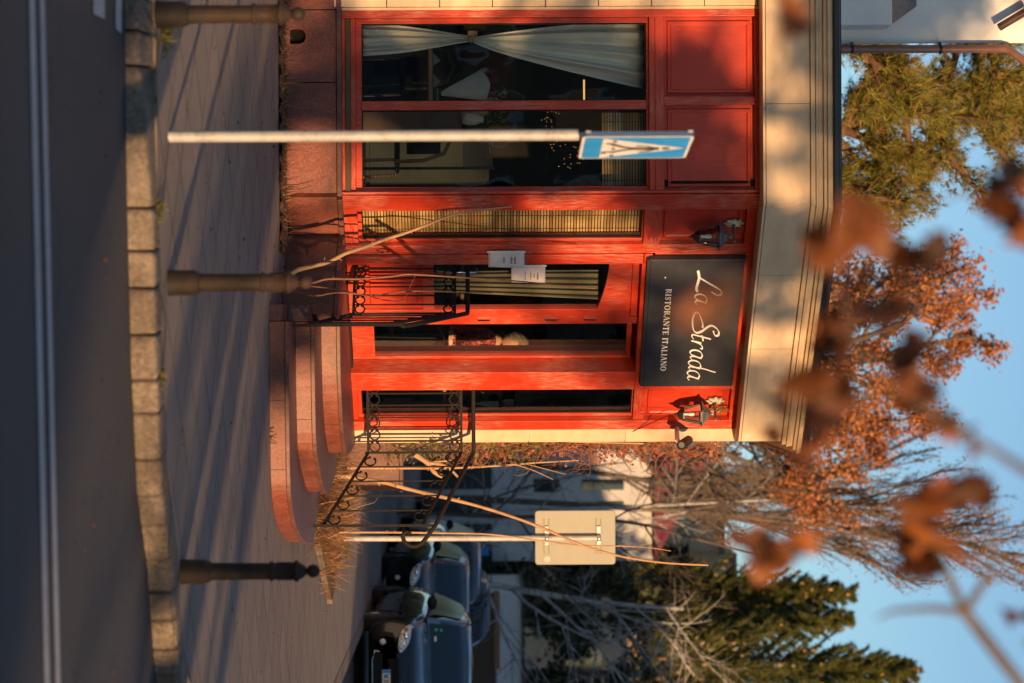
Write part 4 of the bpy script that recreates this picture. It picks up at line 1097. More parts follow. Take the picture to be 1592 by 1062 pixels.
# ================================================================== curtain and window things
def curtain(name, label, prof, Y, mat, amp=.05, folds=5, group=None):
    """prof: list of (ix, iy_left, iy_right) -> gathered cloth sheet with folds at depth Y"""
    mb = MB(); nu, nv = 60, 60; prof = sorted(prof)
    def f(a, b):
        ix = prof[0][0] + (prof[-1][0] - prof[0][0]) * b
        for q, r in zip(prof, prof[1:]):
            if q[0] <= ix <= r[0] + 1e-6:
                t = (ix - q[0]) / (r[0] - q[0]); t = t * t * (3 - 2 * t) if False else t
                l = q[1] + (r[1] - q[1]) * t; rr = q[2] + (r[2] - q[2]) * t; break
        iy = l + (rr - l) * a; p = P(ix, iy, Y)
        wloc = (rr - l) / 110
        ph = a * folds * 2 * pi
        p.y += amp * min(1, wloc + .25) * (sin(ph) + .25 * sin(2.3 * ph + 1 + b * 2)) + .02 * sin(b * 7)
        return p
    mb.grid(f, nu, nv); o = mb.build(name, mat, solid=.002)
    return tag(o, label, 'curtain', group)
YC = 20.78
t_ = lambda l: l
top = []
for k in range(9):
    f_ = k / 8; ix = 735 + (1000 - 735) * f_; top.append((ix, 58 - 24 * sin(f_ * pi / 2), 66 + 71 * f_ ** .8))
bot = []
for k in range(8):
    f_ = k / 7; ix = 732 - (732 - 564) * f_; bot.append((ix, 57 - 20 * sin(f_ * pi / 2) , 63 + 24 * sin(f_ * pi / 2 * .9)))
curtain('curtain', 'cream curtain tied in at the middle in the leftmost tall window', sorted(bot)[:-1] + [(733.5, 56, 64)] + top, YC, M['curtain'], .05, 3.4)
tie = MB(); c_ = P(733, 60, YC - .02); tie.lathe([(.035, -.02), (.042, -.01), (.042, .01), (.035, .02)], c_, 12); tie.box(c_.x - .06, c_.x - .02, c_.y - .03, c_.y + .01, c_.z - .03, c_.z + .05); tag(tie.build('curtain_tie', M['bamboo']), 'woven tie gathering the cream curtain at its waist', 'curtain tie')
curtain('curtain', 'grey half drawn curtain behind the arched door glass', [(640, 425, 452), (700, 423, 455), (800, 421, 460), (930, 420, 466)], 21.45, M['curtain_dark'], .03, 5)
# bamboo blinds: cane strips
def blind(label, Mx, s0, s1, z0, z1, d, horiz, pitch):
    root = thing('bamboo_blind', label, 'blind', Mx @ Vector(((s0 + s1) / 2, d, z0)))
    mb = MB(Mx)
    if horiz:
        z = z0
        while z < z1: mb.box(s0, s1, d - .004, d + .003, z, z + pitch * .72); z += pitch
    else:
        s = s0
        while s < s1: mb.box(s, s + pitch * .82, d - .004 + rnd.uniform(-.003, .003), d + .003, z0, z1); s += pitch
    mb.build('slats', M['bamboo'], root)
    mb = MB(Mx)
    if horiz:
        for f in (.12, .5, .88): mb.box(s0 + (s1 - s0) * f - .003, s0 + (s1 - s0) * f + .003, d + .003, d + .006, z0, z1)
    else:
        for zz in (z0 + (z1 - z0) * .3, z0 + (z1 - z0) * .82): mb.box(s0, s1, d + .004, d + .008, zz - .004, zz + .004)
    mb.build('cords', M['wood_dark'], root)
blind('closed bamboo blind filling the narrow window right of the curtained pair', MBm, sB(323), sB(376), zA(560), 3.05, -.12, True, .026)
# rolled shade at the top of the second window: vertical canes
blind('short bamboo shade at the top of the second window', MA, sA(172), sA(293), zA(938), zA(1008), -.25, True, .024)

# interior furnishings
def chair(label, x, y, rz, mat, loc_z=.46):
    r = thing('cafe_chair', label, 'chair', (x, y, loc_z), rz); Mx = W[r.name]
    for sx in (-.19, .19):
        for sy in (-.19, .19):
            mb = MB(Mx); mb.tube([(sx, sy, 0), (sx * .9, sy * .9, .44)], .016, 8); mb.build('leg', mat, r)
    mb = MB(Mx); mb.lathe([(0, .44), (.2, .44), (.215, .455), (.2, .475), (0, .48)], (0, 0, 0), 24); mb.build('seat', M['fabric_black'], r)
    mb = MB(Mx); mb.tube([(-.2 , .19, .44), (-.21, .23, .70), (-.15, .25, .88), (0, .26, .95), (.15, .25, .88), (.21, .23, .70), (.2, .19, .44)], .018, 8); mb.build('back_frame', mat, r)
    mb = MB(Mx); mb.grid(lambda a, b: (-.15 + .3 * a, .235 + .012 * sin(pi * a), .55 + .30 * b), 6, 4); mb.build('backrest', M['fabric_black'], r, solid=.02)
chair('dark cafe chair with a bent wooden back seen behind the second window', P(600, 232, 21.5).x, 21.6, radians(160), M['wood'])
chair('dark cafe chair standing deeper in the room by the leftmost window', P(600, 110, 23).x, 23.2, radians(20), M['wood_dark'])
tb = thing('dining_table', 'dark dining table set behind the leftmost window', 'table', (P(600, 90, 21.9).x, 22.3, .46)); Mx = W[tb.name]
mb = MB(Mx); mb.box(-.55, .55, -.4, .4, .72, .75); mb.build('table_top', M['wood_dark'], tb, bevel=.005)
for sx in (-.5, .5):
    for sy in (-.35, .35): mb = MB(Mx); mb.box(sx - .025, sx + .025, sy - .025, sy + .025, 0, .72); mb.build('leg', M['wood_dark'], tb)
for k, (iy, lb) in enumerate(((95, 'white folded napkin on the table behind the leftmost window, nearer the curtain'), (128, 'white folded napkin on the table behind the leftmost window, nearer the mullion'))):
    mb = MB(); q = Vector((P(600, iy, 22.1).x, 22.1, 1.213)); mb.add([q + Vector((-.09, -.05, 0)), q + Vector((.07, -.05, 0)), q + Vector((.05, .05, 0)), q + Vector((-.07, .05, 0)), q + Vector((0, 0, .09))], [(0, 1, 4), (1, 2, 4), (2, 3, 4), (3, 0, 4)]); tag(mb.build('napkin', M['tablecloth']), lb, 'napkin')
# shelf divider with bouquet and bottle
sh = thing('wooden_shelf', 'orange brown wooden shelf crossing the lower part of the leftmost window', 'shelf', (P(670, 118, 21.2).x, 21.2, .46))
z_sh = P(673, 118, 21.1).z
mb = MB(); mb.box(P(670, 80, 21.1).x, P(670, 172, 21.1).x, 20.95, 21.3, z_sh - .035, z_sh); mb.build('shelf_board', M['wood'], sh, bevel=.004)
for iy in (82, 168): mb = MB(); x_ = P(670, iy, 21.1).x; mb.box(x_ - .02, x_ + .02, 21.22, 21.27, .46, z_sh - .036); mb.build('leg', M['wood_dark'], sh)
bq = thing('flower_bouquet', 'bouquet of dark red flowers in a white paper cone behind the leftmost window', 'bouquet', P(684, 150, 21.1))
mb = MB(); base = Vector((P(690, 148, 21.1).x, 21.1, z_sh + .01)); tipc = P(768, 130, 21.05)
ax = (tipc - base); Lb = ax.length; axn = ax.normalized(); e1 = Vector((1, 0, 0)) - axn * axn.x; e1.normalize(); e2 = axn.cross(e1)
def cone(a, b): an = 2 * pi * a; r_ = .02 + .13 * b; return base + axn * (Lb * (.12 + .78 * b + .05 * sin(3 * an) * b)) + e1 * (r_ * cos(an)) + e2 * (r_ * .55 * sin(an))
mb.grid(cone, 20, 8); mb.build('paper_wrap', M['tablecloth'], bq)
for k in range(16):
    mb = MB(); c_ = base + axn * (Lb * rnd.uniform(.88, 1.05)) + e1 * rnd.uniform(-.10, .11) + e2 * rnd.uniform(-.05, .05); mb.ball(c_, rnd.uniform(.02, .032), 8)
    mb.build('flower', simple('dark_red_bloom_%d' % k, (.12, .01, .03), .7) if k == 0 else bpy.data.materials['dark_red_bloom_0'], bq)
mb = MB()
for k in range(30):
    c_ = base + axn * (Lb * rnd.uniform(.82, 1.15)) + e1 * rnd.uniform(.04, .15) + e2 * rnd.uniform(-.05, .05); d1 = Vector((rnd.uniform(-1, 1), rnd.uniform(-1, 1), rnd.uniform(-1, 1))) * .022; d2 = Vector((rnd.uniform(-1, 1), rnd.uniform(-1, 1), rnd.uniform(-1, 1))) * .022
    mb.add([c_ - d1, c_ + d2, c_ + d1, c_ - d2], [(0, 1, 2, 3)])
mb.build('leaves', leafmat('bouquet_leaf', [(0, (.15, .18, .05)), (1, (.40, .42, .15))]), bq)
mb = MB(); q = Vector((P(690, 142, 21.0).x, 21.0, z_sh + .003)); mb.tube([q + Vector((-.02, 0, .035)), q + Vector((.10, 0, .035)), q + Vector((.13, 0, .035)), q + Vector((.19, 0, .035))], [.034, .034, .013, .012], 12); tag(mb.build('wine_bottle', M['bottle']), 'green glass bottle lying at the foot of the bouquet', 'bottle')
# tall pale cabinet doors deeper in the room
cbn = thing('tall_cabinet', 'grey green tall cabinet with two doors deep behind the left windows', 'cabinet', (P(700, 130, 25).x, 25.4, .46))
xa, xb = P(0, 120, 25.4).x, P(0, 300, 25.4).x
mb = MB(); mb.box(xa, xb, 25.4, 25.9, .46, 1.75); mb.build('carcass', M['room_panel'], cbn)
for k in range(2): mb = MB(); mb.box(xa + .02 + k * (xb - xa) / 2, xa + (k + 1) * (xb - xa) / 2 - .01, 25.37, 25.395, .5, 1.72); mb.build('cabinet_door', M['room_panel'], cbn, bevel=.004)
# hanging bag, mesh shade, plant, lights in the second window
bg_ = thing('handbag', 'black handbag hanging on the chair behind the second window', 'bag', P(630, 195, 21.9))
mb = MB(); c_ = P(640, 193, 21.9); mb.ball(c_, .16, 16, sx=.9, sy=.4, sz=.8); mb.build('bag_body', M['fabric_black'], bg_)
mb = MB(); mb.tube([c_ + Vector((.12 * cos(a), 0, .08 + .18 * sin(a))) for a in [pi * k / 10 for k in range(11)]], .008, 6); mb.build('strap', M['fabric_black'], bg_)
ms = thing('lattice_screen', 'lattice screen panel standing upright behind the second window', 'screen', P(700, 240, 22.2))
mb = MB(); xa, xb = P(0, 205, 22.2).x, P(0, 265, 22.2).x; za, zb_ = P(720, 230, 22.2).z, P(766, 230, 22.2).z
k = xa
while k < xb: mb.box(k, k + .008, 22.2, 22.208, za, zb_); k += .02
k = za
while k < zb_: mb.box(xa, xb, 22.209, 22.216, k, k + .008); k += .02
mb.build('lattice', M['curtain_dark'], ms)
for x_ in (xa, xb): mb = MB(); mb.box(x_ - .012, x_ + .012, 22.19, 22.22, .46, zb_ + .02); mb.build('post', M['wood_dark'], ms)
vs_ = thing('plant_vase', 'ribbed pale vase with green sprigs behind the second window', 'vase', P(700, 180, 21.3))
c_ = P(718, 186, 21.2); mb = MB(); mb.lathe([(0, 0), (.04, 0), (.055, .05), (.05, .12), (.03, .17), (.036, .19)], c_, 16); mb.build('vase', M['tablecloth'], vs_)
stn = MB(); stn.box(c_.x - .13, c_.x + .13, c_.y - .13, c_.y + .13, .46, c_.z - .003); tag(stn.build('plant_stand', M['wood_dark']), 'dark square stand carrying the ribbed vase', 'stand')
mb = MB()
for k in range(40):
    a = rnd.uniform(0, 2 * pi); r_ = rnd.uniform(.02, .13); h_ = rnd.uniform(.17, .38); c2 = c_ + Vector((r_ * cos(a), r_ * sin(a), h_)); d1 = Vector((rnd.uniform(-1, 1), rnd.uniform(-1, 1), rnd.uniform(-1, 1))) * .03; d2 = Vector((rnd.uniform(-1, 1), rnd.uniform(-1, 1), .5)) * .02
    mb.add([c2 - d1, c2 + d2, c2 + d1, c2 - d2], [(0, 1, 2, 3)])
mb.build('foliage', M['green'], vs_)
em_ = N('fairy_bulb', (1, .6, .2)); em_.p.inputs['Emission Color'].default_value = (1, .55, .18, 1); em_.p.inputs['Emission Strength'].default_value = .7
fl = thing('fairy_lights', 'string of tiny warm fairy lights hanging in the second window', 'string lights', P(860, 190, 23.5))
mb = MB(); pts = [P(850 + 12 * sin(k * .9) + k * 2, 172 + k * 4.2, 23.4) for k in range(22)]; mb.tube(pts, .002, 4); mb.build('wire', M['black'], fl)
mb = MB()
for p_ in pts:
    for _ in range(2): mb.ball(p_ + Vector((rnd.uniform(-.05, .05), 0, rnd.uniform(-.06, .06))), .0032, 6)
mb.build('bulbs', em_.m, fl)['kind'] = 'stuff'
for k, (ix, iy, Y, lb) in enumerate(((908, 140, 24.0, 'thin lit pendant tube high in the leftmost window'), (943, 553, 24.5, 'thin lit pendant tube seen through the door opening'))):
    r_ = thing('pendant_light', lb, 'pendant lamp', P(ix, iy, Y)); p_ = P(ix, iy, Y)
    mb = MB(); mb.tube([Vector((p_.x, p_.y, p_.z + .0)), Vector((p_.x, p_.y, 3.75))], .003, 5); mb.build('cord', M['black'], r_)
    mb = MB(); q2 = .1; mb.box(p_.x - .10, p_.x + .10, p_.y - .008, p_.y + .008, p_.z - .008, p_.z + .008); mb.build('tube', em_.m, r_)

# narrow right window: potted fern, candle jars
def zz_(ix, iy, Y): return P(ix, iy, Y)
sl = thing('window_bench', 'wooden plank bench inside the narrow right window', 'bench', P(600, 625, 23.0))
mb = MB(); a, b = P(700, 604, 22.7), P(700, 668, 23.1); mb.box(a.x - .1, .66, 22.75, 23.1, P(694, 625, 22.9).z - .03, P(694, 625, 22.9).z); mb.build('seat', M['wood'], sl)
for x_ in (a.x - .05, .60): mb = MB(); mb.box(x_ - .03, x_ + .03, 22.8, 23.05, .46, P(694, 625, 22.9).z - .031); mb.build('leg', M['wood'], sl)
fp = thing('potted_fern', 'green fern in a woven pale pot inside the narrow right window', 'plant', P(694, 625, 22.9)); c_ = P(694, 628, 22.9)
mb = MB(); mb.lathe([(0, .0), (.085, .0), (.10, .05), (.10, .13), (.085, .155), (.07, .15)], c_, 20); mb.build('pot', M['bamboo'], fp)
mb = MB()
for k in range(26):
    a = 2 * pi * k / 26 * 3.1; L = rnd.uniform(.18, .32); up_ = rnd.uniform(.1, .3); pr = c_ + Vector((0, 0, .15)); d = Vector((cos(a), sin(a), 0)); sdv = Vector((-sin(a), cos(a), 0))
    for j in range(7):
        f = (j + 1) / 7; q = c_ + Vector((0, 0, .15)) + d * L * f + Vector((0, 0, up_ * sin(f * 2.2)))
        wv = .022 * (1 - f * .7); mb.add([pr - sdv * wv, pr + sdv * wv, q + sdv * wv * .8, q - sdv * wv * .8], [(0, 1, 2, 3)]); pr = q
mb.build('fronds', M['green'], fp)
cdl = thing('candle_jar', 'pale green lidded jar on the sill of the narrow right window', 'jar', P(782, 640, 22.9)); c_ = P(787, 628, 22.9)
mb = MB(); mb.lathe([(0, -.04), (.035, -.04), (.04, .0), (.045, .07), (0, .07)], c_, 16); mb.build('jar', M['tablecloth'], cdl)
mb = MB(); mb.lathe([(.046, .071), (.03, .08), (0, .082)], c_, 16); mb.build('lid', M['zinc'], cdl)
st2_ = MB(); st2_.box(c_.x - .12, c_.x + .12, c_.y - .08, c_.y + .08, c_.z - .07, c_.z - .041); st2_.box(c_.x - .12, c_.x - .09, c_.y - .08, c_.y + .08, .46, c_.z - .071); tag(st2_.build('side_shelf', M['wood_dark']), 'dark shelf carrying the pale jar in the narrow right window', 'shelf')
cardp = MB(); a, b = P(596, 620, 22.9), P(640, 633, 22.9); cardp.box(a.x, b.x, 22.9, 22.91, a.z, b.z); tag(cardp.build('menu_card', M['tablecloth']), 'blank pale green card leaning low in the narrow right window', 'card')
curtain('curtain', 'dark green grey curtain drawn across the narrow right window', [(800, 606, 632), (880, 606, 632), (985, 606, 630)], 23.1, simple('green_grey_cloth', (.14, .17, .13), .9), .02, 4)

# chalkboard behind the door opening
cbd = thing('chalkboard', 'wooden framed chalkboard with chalk writing inside the doorway', 'chalkboard', P(600, 548, 23.6)); YB = 23.6
za, zb_ = P(612, 545, YB).z, P(716, 545, YB).z; xa, xb = P(0, 505, YB).x, P(0, 592, YB).x
mb = MB(); mb.box(xa, xb, YB, YB + .03, za, zb_); mb.build('board', M['board'], cbd)
for (z0, z1) in ((za - .045, za), (zb_, zb_ + .05)): mb = MB(); mb.box(xa, xb, YB - .01, YB + .035, z0, z1); mb.build('frame_rail', M['wood'], cbd)
for x_ in (xa, xb): mb = MB(); mb.box(x_ - .02, x_ + .02, YB - .01, YB + .035, .46, zb_ + .05); mb.build('frame_leg', M['wood'], cbd)
chk = MB(); cw = lambda x, y, d=0: P(y, x, YB - .006 - d)
brush(chk, [(546, 703), (543, 699), (543, 693), (546, 689), (549, 690)], 1.3, cw); brush(chk, [(549, 697), (547, 693), (549, 690), (552, 694), (550, 697)], 1.1, cw)
brush(chk, [(556, 697), (553, 696), (553, 691), (556, 690)], 1.1, cw); brush(chk, [(560, 697), (558, 694), (559, 690), (562, 693), (562, 690)], 1.1, cw); brush(chk, [(543, 687), (552, 687), (564, 688)], .8, cw)
for (x, y) in ((526, 640), (532, 636), (527, 624)):
    brush(chk, [(x, y), (x + 4, y + 5), (x + 8, y), (x + 4, y - 4), (x + 1, y + 3), (x + 9, y + 6)], .9, cw)
for k in range(5): brush(chk, [(542 + k * 4, 625 + rnd.uniform(-2, 2)), (544 + k * 4, 640), (545 + k * 4, 622)], .5, cw)
chk.build('chalk_writing', simple('chalk', (.55, .55, .52), .9), cbd)
dsk = P(753, 545, 23.0); mb = MB(); mb.add([(dsk.x + .05 * cos(a), 23.0 - .012 * k_, dsk.z + .05 * sin(a)) for k_ in (0, 1) for a in [2 * pi * k / 24 for k in range(24)]], [tuple(range(24)), tuple(range(24, 48))[::-1]] + [(i, (i + 1) % 24, 24 + (i + 1) % 24, 24 + i) for i in range(24)])
tag(mb.build('round_disc', simple('orange_disc', (.65, .30, .08), .5)), 'small round orange disc held up beside the person in the doorway', 'disc')
ctr = thing('bar_counter', 'dark bar counter behind the chalkboard in the doorway', 'counter', (.2, 24.6, .46))
mb = MB(); mb.box(-.8, .6, 24.5, 25.0, .46, 1.45); mb.build('counter_front', M['room'], ctr)
mb = MB(); mb.box(-.85, .62, 24.45, 25.05, 1.453, 1.49); mb.build('counter_top', M['wood_dark'], ctr, bevel=.004)

# ================================================================== person in the doorway
def skin(name, pts, edges, radii, mat, parent, sub=2):
    me = bpy.data.meshes.new(name)
    inv = W[parent.name].inverted()
    me.from_pydata([tuple(inv @ Vector(p)) for p in pts], edges, []); me.materials.append(mat)
    o = bpy.data.objects.new(name, me); COL.objects.link(o); o.parent = parent; W[o.name] = W[parent.name].copy()
    m_ = o.modifiers.new('skin', 'SKIN'); m_.use_smooth_shade = True
    for i, r in enumerate(radii):
        sv = me.skin_vertices[0].data[i]; sv.radius = (r if isinstance(r, tuple) else (r, r))
    me.skin_vertices[0].data[0].use_root = True
    s_ = o.modifiers.new('sub', 'SUBSURF'); s_.levels = s_.render_levels = sub
    return o
hd = P(800, 533, 23.2)      # head centre; the person faces right with the head bowed
pr_ = thing('person', 'person in a dark top with red checked sleeve standing inside the doorway, head bowed', 'person', (hd.x - .03, 23.25, .46)); fx, fy = hd.x - .03, 23.25
Zf = .46
hz_ = hd.z
J = [(fx, fy, Zf + .80), (fx, fy, Zf + .96), (fx + .01, fy, hz_ - .36), (fx + .01, fy, hz_ - .20), (fx + .02, fy, hz_ - .11),
     (fx, fy - .10, Zf + .76), (fx + .02, fy - .11, Zf + .43), (fx, fy - .11, Zf + .06), (fx + .14, fy - .11, Zf + .04),
     (fx, fy + .10, Zf + .76), (fx + .02, fy + .11, Zf + .43), (fx, fy + .11, Zf + .06), (fx + .14, fy + .11, Zf + .04),
     (fx, fy - .17, hz_ - .25), (fx + .02, fy - .22, hz_ - .53), (fx + .16, fy - .25, hz_ - .40), (fx + .19, fy - .26, hz_ - .37),
     (fx, fy + .17, hz_ - .27), (fx + .0, fy + .22, hz_ - .55), (fx + .16, fy + .16, hz_ - .62), (fx + .24, fy + .14, hz_ - .62)]
E = [(0, 1), (1, 2), (2, 3), (3, 4), (0, 5), (5, 6), (6, 7), (7, 8), (0, 9), (9, 10), (10, 11), (11, 12), (3, 13), (13, 14), (14, 15), (15, 16), (3, 17), (17, 18), (18, 19), (19, 20)]
Rr = [(.13, .15), (.12, .14), (.13, .16), (.06, .06), .05, .09, .065, .04, .035, .09, .065, .04, .035, .06, .045, .032, .03, .06, .045, .032, .03]
cl = [i for i in range(20)]
skin('trousers', [J[0], J[5], J[6], J[7], J[9], J[10], J[11]], [(0, 1), (1, 2), (2, 3), (0, 4), (4, 5), (5, 6)], [(.145, .16), .105, .078, .06, .105, .078, .06], M['fabric_black'], pr_)
q = N('checked_shirt', (.3, .02, .02), .9)
ck = q.n('ShaderNodeTexChecker'); ck.inputs['Scale'].default_value = 38; q.l(q.co((1, 1, 1), (0, .5, .6)), ck.inputs['Vector']); ck.inputs[1].default_value = (.55, .06, .05, 1); ck.inputs[2].default_value = (.05, .03, .04, 1)
ck2 = q.n('ShaderNodeTexChecker'); ck2.inputs['Scale'].default_value = 13; q.l(q.co((1, 1, 1), (0, .5, .6)), ck2.inputs['Vector']); ck2.inputs[1].default_value = (1, 1, 1, 1); ck2.inputs[2].default_value = (.5, .4, .4, 1)
q.base(q.mix(1.0, ck.outputs[0], ck2.outputs[0], 'MULTIPLY'))
skin('shirt', [J[0], J[1], J[2], J[3], J[13], J[14], tuple(Vector(J[14]).lerp(Vector(J[15]), .85)), J[17], J[18], tuple(Vector(J[18]).lerp(Vector(J[19]), .85))], [(0, 1), (1, 2), (2, 3), (3, 4), (4, 5), (5, 6), (3, 7), (7, 8), (8, 9)],
     [(.15, .165), (.14, .155), (.15, .175), (.085, .10), .078, .062, .05, .078, .062, .05], q.m, pr_)
# head with face, turned to the right and bowed
Hd = Matrix.Translation(hd) @ Matrix.Rotation(radians(-38), 4, 'Z') @ Matrix.Rotation(radians(28), 4, 'Y')
mb = MB(Hd)      # local: +x face direction, z up
def headf(a, b):
    th = pi * b; ph = 2 * pi * a; x = sin(th) * cos(ph); y = sin(th) * sin(ph); z = -cos(th)
    rx, ry, rz_ = .098, .076, .122
    X, Y_, Z_ = rx * x, ry * y * (1 - .18 * max(0, -z)), rz_ * z
    if z < 0 and x > 0: X += .012 * (-z)
    f = max(0, x) ** 2
    nose = math.exp(-((y / .14) ** 2 + ((z + .1) / .16) ** 2)) * .022 * (x > 0); eye = math.exp(-(((abs(y) - .38) / .15) ** 2 + ((z - .08) / .12) ** 2)) * .010 * (x > 0)
    mouth = math.exp(-((y / .25) ** 2 + ((z + .45) / .05) ** 2)) * .006 * (x > 0); brow = math.exp(-((y / .5) ** 2 + ((z - .24) / .1) ** 2)) * .006 * (x > 0)
    return (X + nose - eye - mouth + brow, Y_, Z_)
mb.grid(headf, 36, 28); mb.ball((-.005, .078, -.01), .02, 8, sz=1.4, sx=.7, sy=.5); mb.ball((-.005, -.078, -.01), .02, 8, sz=1.4, sx=.7, sy=.5)
hdo = mb.build('head', M['skin'], pr_)
mb = MB(Hd)
for sy in (-.03, .03): mb.ball((.083, sy, .010), .010, 8)
mb.build('eyes', M['black'], hdo)
mb = MB(Hd)
def hair(a, b):
    th = pi * (.02 + .60 * b); ph = 2 * pi * a; x = sin(th) * cos(ph); y = sin(th) * sin(ph); z = cos(th)
    lim = 1.0
    if x > .35 and z < .45: return (.085 * x, .07 * y, .10 * z)
    k = .012 * sin(ph * 11 + th * 7) * .4
    return ((.108 + k) * x - .008, (.088 + k) * y, (.134 + k) * z)
mb.grid(hair, 40, 16); mb.build('hair', M['hair'], pr_)
# hand on the raised forearm
hb = Vector(J[16]); d = (Vector(J[16]) - Vector(J[15])).normalized()
sd_ = Vector((0, 1, 0)); HP = [tuple(hb), tuple(hb + d * .07)]; HE = [(0, 1)]; HR = [(.02, .035), (.018, .036)]
for k, (o_, L) in enumerate(((-.03, .065), (-.01, .075), (.01, .072), (.03, .055))):
    b_ = hb + d * .065 + sd_ * o_; i = len(HP); HP += [tuple(b_), tuple(b_ + d * L * .5 + Vector((0, 0, .006))), tuple(b_ + d * L * .9 - Vector((0, 0, .012)))]; HE += [(1, i), (i, i + 1), (i + 1, i + 2)]; HR += [.009, .0085, .0075]
i = len(HP); b_ = hb + d * .02 - sd_ * .035; HP += [tuple(b_), tuple(b_ + d * .035 - sd_ * .015), tuple(b_ + d * .06 - sd_ * .008)]; HE += [(0, i), (i, i + 1), (i + 1, i + 2)]; HR += [.011, .010, .009]
nJ = len(J); skin('body', J + HP, E + [(16, nJ)] + [(a + nJ, b + nJ) for a, b in HE], Rr + HR, M['skin'], pr_)
# ================================================================== plants by the steps
def px_stem(mb, pts, r0, r1, seg=7, knots=0):
    P_ = [P(a, b, Y) for a, b, Y in pts]; sm = []
    for i in range(len(P_) - 1):
        p0, p1, p2, p3 = P_[max(i - 1, 0)], P_[i], P_[i + 1], P_[min(i + 2, len(P_) - 1)]
        for k in range(6):
            t = k / 6; sm.append(.5 * (2 * p1 + (p2 - p0) * t + (2 * p0 - 5 * p1 + 4 * p2 - p3) * t * t + (-p0 + 3 * p1 - 3 * p2 + p3) * t ** 3))
    sm.append(P_[-1]); n = len(sm)
    rr = [r0 + (r1 - r0) * i / (n - 1) + (rnd.uniform(-.12, .12) * r0 if 0 < i < n - 1 else 0) * .6 for i in range(n)]
    mb.tube(sm, rr, seg)
    for k in range(knots):
        i = rnd.randrange(2, n - 1); t = (sm[i] - sm[i - 1]).normalized(); o_ = t.orthogonal(); o_.rotate(Matrix.Rotation(rnd.uniform(0, 6.3), 3, t))
        mb.tube([sm[i], sm[i] + o_ * rr[i] * 1.7 + t * rr[i] * 1.4], [rr[i] * .5, rr[i] * .15], 5)
    return sm
def plant(label, name, stems, mat, loc, cat='shrub', buds=False):
    r = thing(name, label, cat, loc)
    for s in stems:
        mb = MB(); px_stem(mb, *s); mb.build('stem', mat, r)
    return r
plant('thick bent grey vine stem rising from the gravel and leaning on the blind window', 'vine_stem',
      [([(443, 428, 19.95), (452, 427, 19.95), (466, 419, 20.0), (509, 408, 20.0), (538, 394, 20.0), (565, 385, 20.05), (600, 372, 20.2), (632, 362, 20.3), (664, 350, 20.35), (700, 336, 20.4), (740, 328, 20.45), (790, 322, 20.5), (830, 321, 20.6)], .022, .006, 8, 10)], M['stem'], G(443, 428), 'vine')
plant('cluster of thin bare shoots growing up in front of the left railing', 'bare_shoots',
      [([(450, 438, 19.7), (485, 440, 19.7), (510, 434, 19.7), (560, 434, 19.75), (610, 430, 19.8), (640, 427, 19.8), (720, 432, 19.9), (800, 437, 20.0), (870, 444, 20.1), (925, 449, 20.1)], .011, .004, 6, 14),
       ([(450, 452, 19.8), (490, 460, 19.8), (525, 455, 19.8), (580, 459, 19.85), (640, 453, 19.9), (720, 455, 20.0), (765, 456, 20.0)], .009, .003, 6, 8),
       ([(455, 444, 19.8), (500, 447, 19.8), (560, 458, 19.8), (600, 467, 19.9), (630, 469, 19.9)], .007, .003, 6, 5),
       ([(628, 468, 19.9), (636, 450, 19.9), (646, 428, 19.85)], .002, .0015, 4)], M['twig'], G(448, 445), 'shoots')
plant('long orange lit shrub stem leaning right across the right railing and the grey sign back', 'leaning_stem',
      [([(525, 740, 23.6), (560, 744, 23.6), (600, 751, 23.5), (640, 762, 23.5), (700, 776, 23.4), (760, 792, 23.4), (833, 817, 23.4), (900, 846, 23.4), (960, 864, 23.4), (1030, 875, 23.4), (1101, 879, 23.4)], .023, .008, 8, 16)], M['stem'], (1.3, 23.6, 0), 'shrub stem')
plant('slender upright shrub stem just left of the grey sign pole', 'slender_stem',
      [([(528, 828, 24.0), (600, 828, 24.0), (680, 829, 24.0), (760, 831, 24.0), (833, 840, 24.0), (900, 848, 24.0), (960, 849, 24.0), (1010, 852, 24.0), (1043, 857, 24.0)], .012, .004, 6, 12)], M['stem'], (1.9, 24, 0), 'shrub stem')
plant('cut back forked shrub with thick sunlit stumps behind the right railing', 'pruned_shrub',
      [([(530, 655, 22.9), (555, 661, 22.8), (590, 672, 22.8), (620, 690, 22.8), (650, 710, 22.8), (668, 722, 22.8)], .034, .024, 8, 5), ([(664, 720, 22.8), (684, 722, 22.8), (700, 730, 22.8), (712, 742, 22.8)], .02, .012, 7), ([(666, 722, 22.8), (676, 735, 22.8), (688, 741, 22.8)], .022, .02, 7), ([(662, 719, 22.8), (680, 718, 22.8), (702, 716, 22.8)], .012, .008, 7),
       ([(548, 643, 22.6), (570, 646, 22.6), (600, 654, 22.6), (650, 668, 22.6), (720, 677, 22.6), (800, 682, 22.7), (900, 687, 22.8), (1000, 690, 22.8)], .021, .008, 7, 9),
       ([(540, 728, 24.3), (620, 728, 24.3), (700, 728, 24.3), (780, 724, 24.3), (830, 720, 24.3), (900, 716, 24.3)], .016, .006, 7, 8), ([(800, 722, 24.3), (830, 732, 24.3), (860, 746, 24.3)], .007, .003, 5), ([(815, 721, 24.3), (850, 730, 24.3), (880, 738, 24.3)], .006, .003, 5)], M['stem'], (1.0, 22.8, 0))
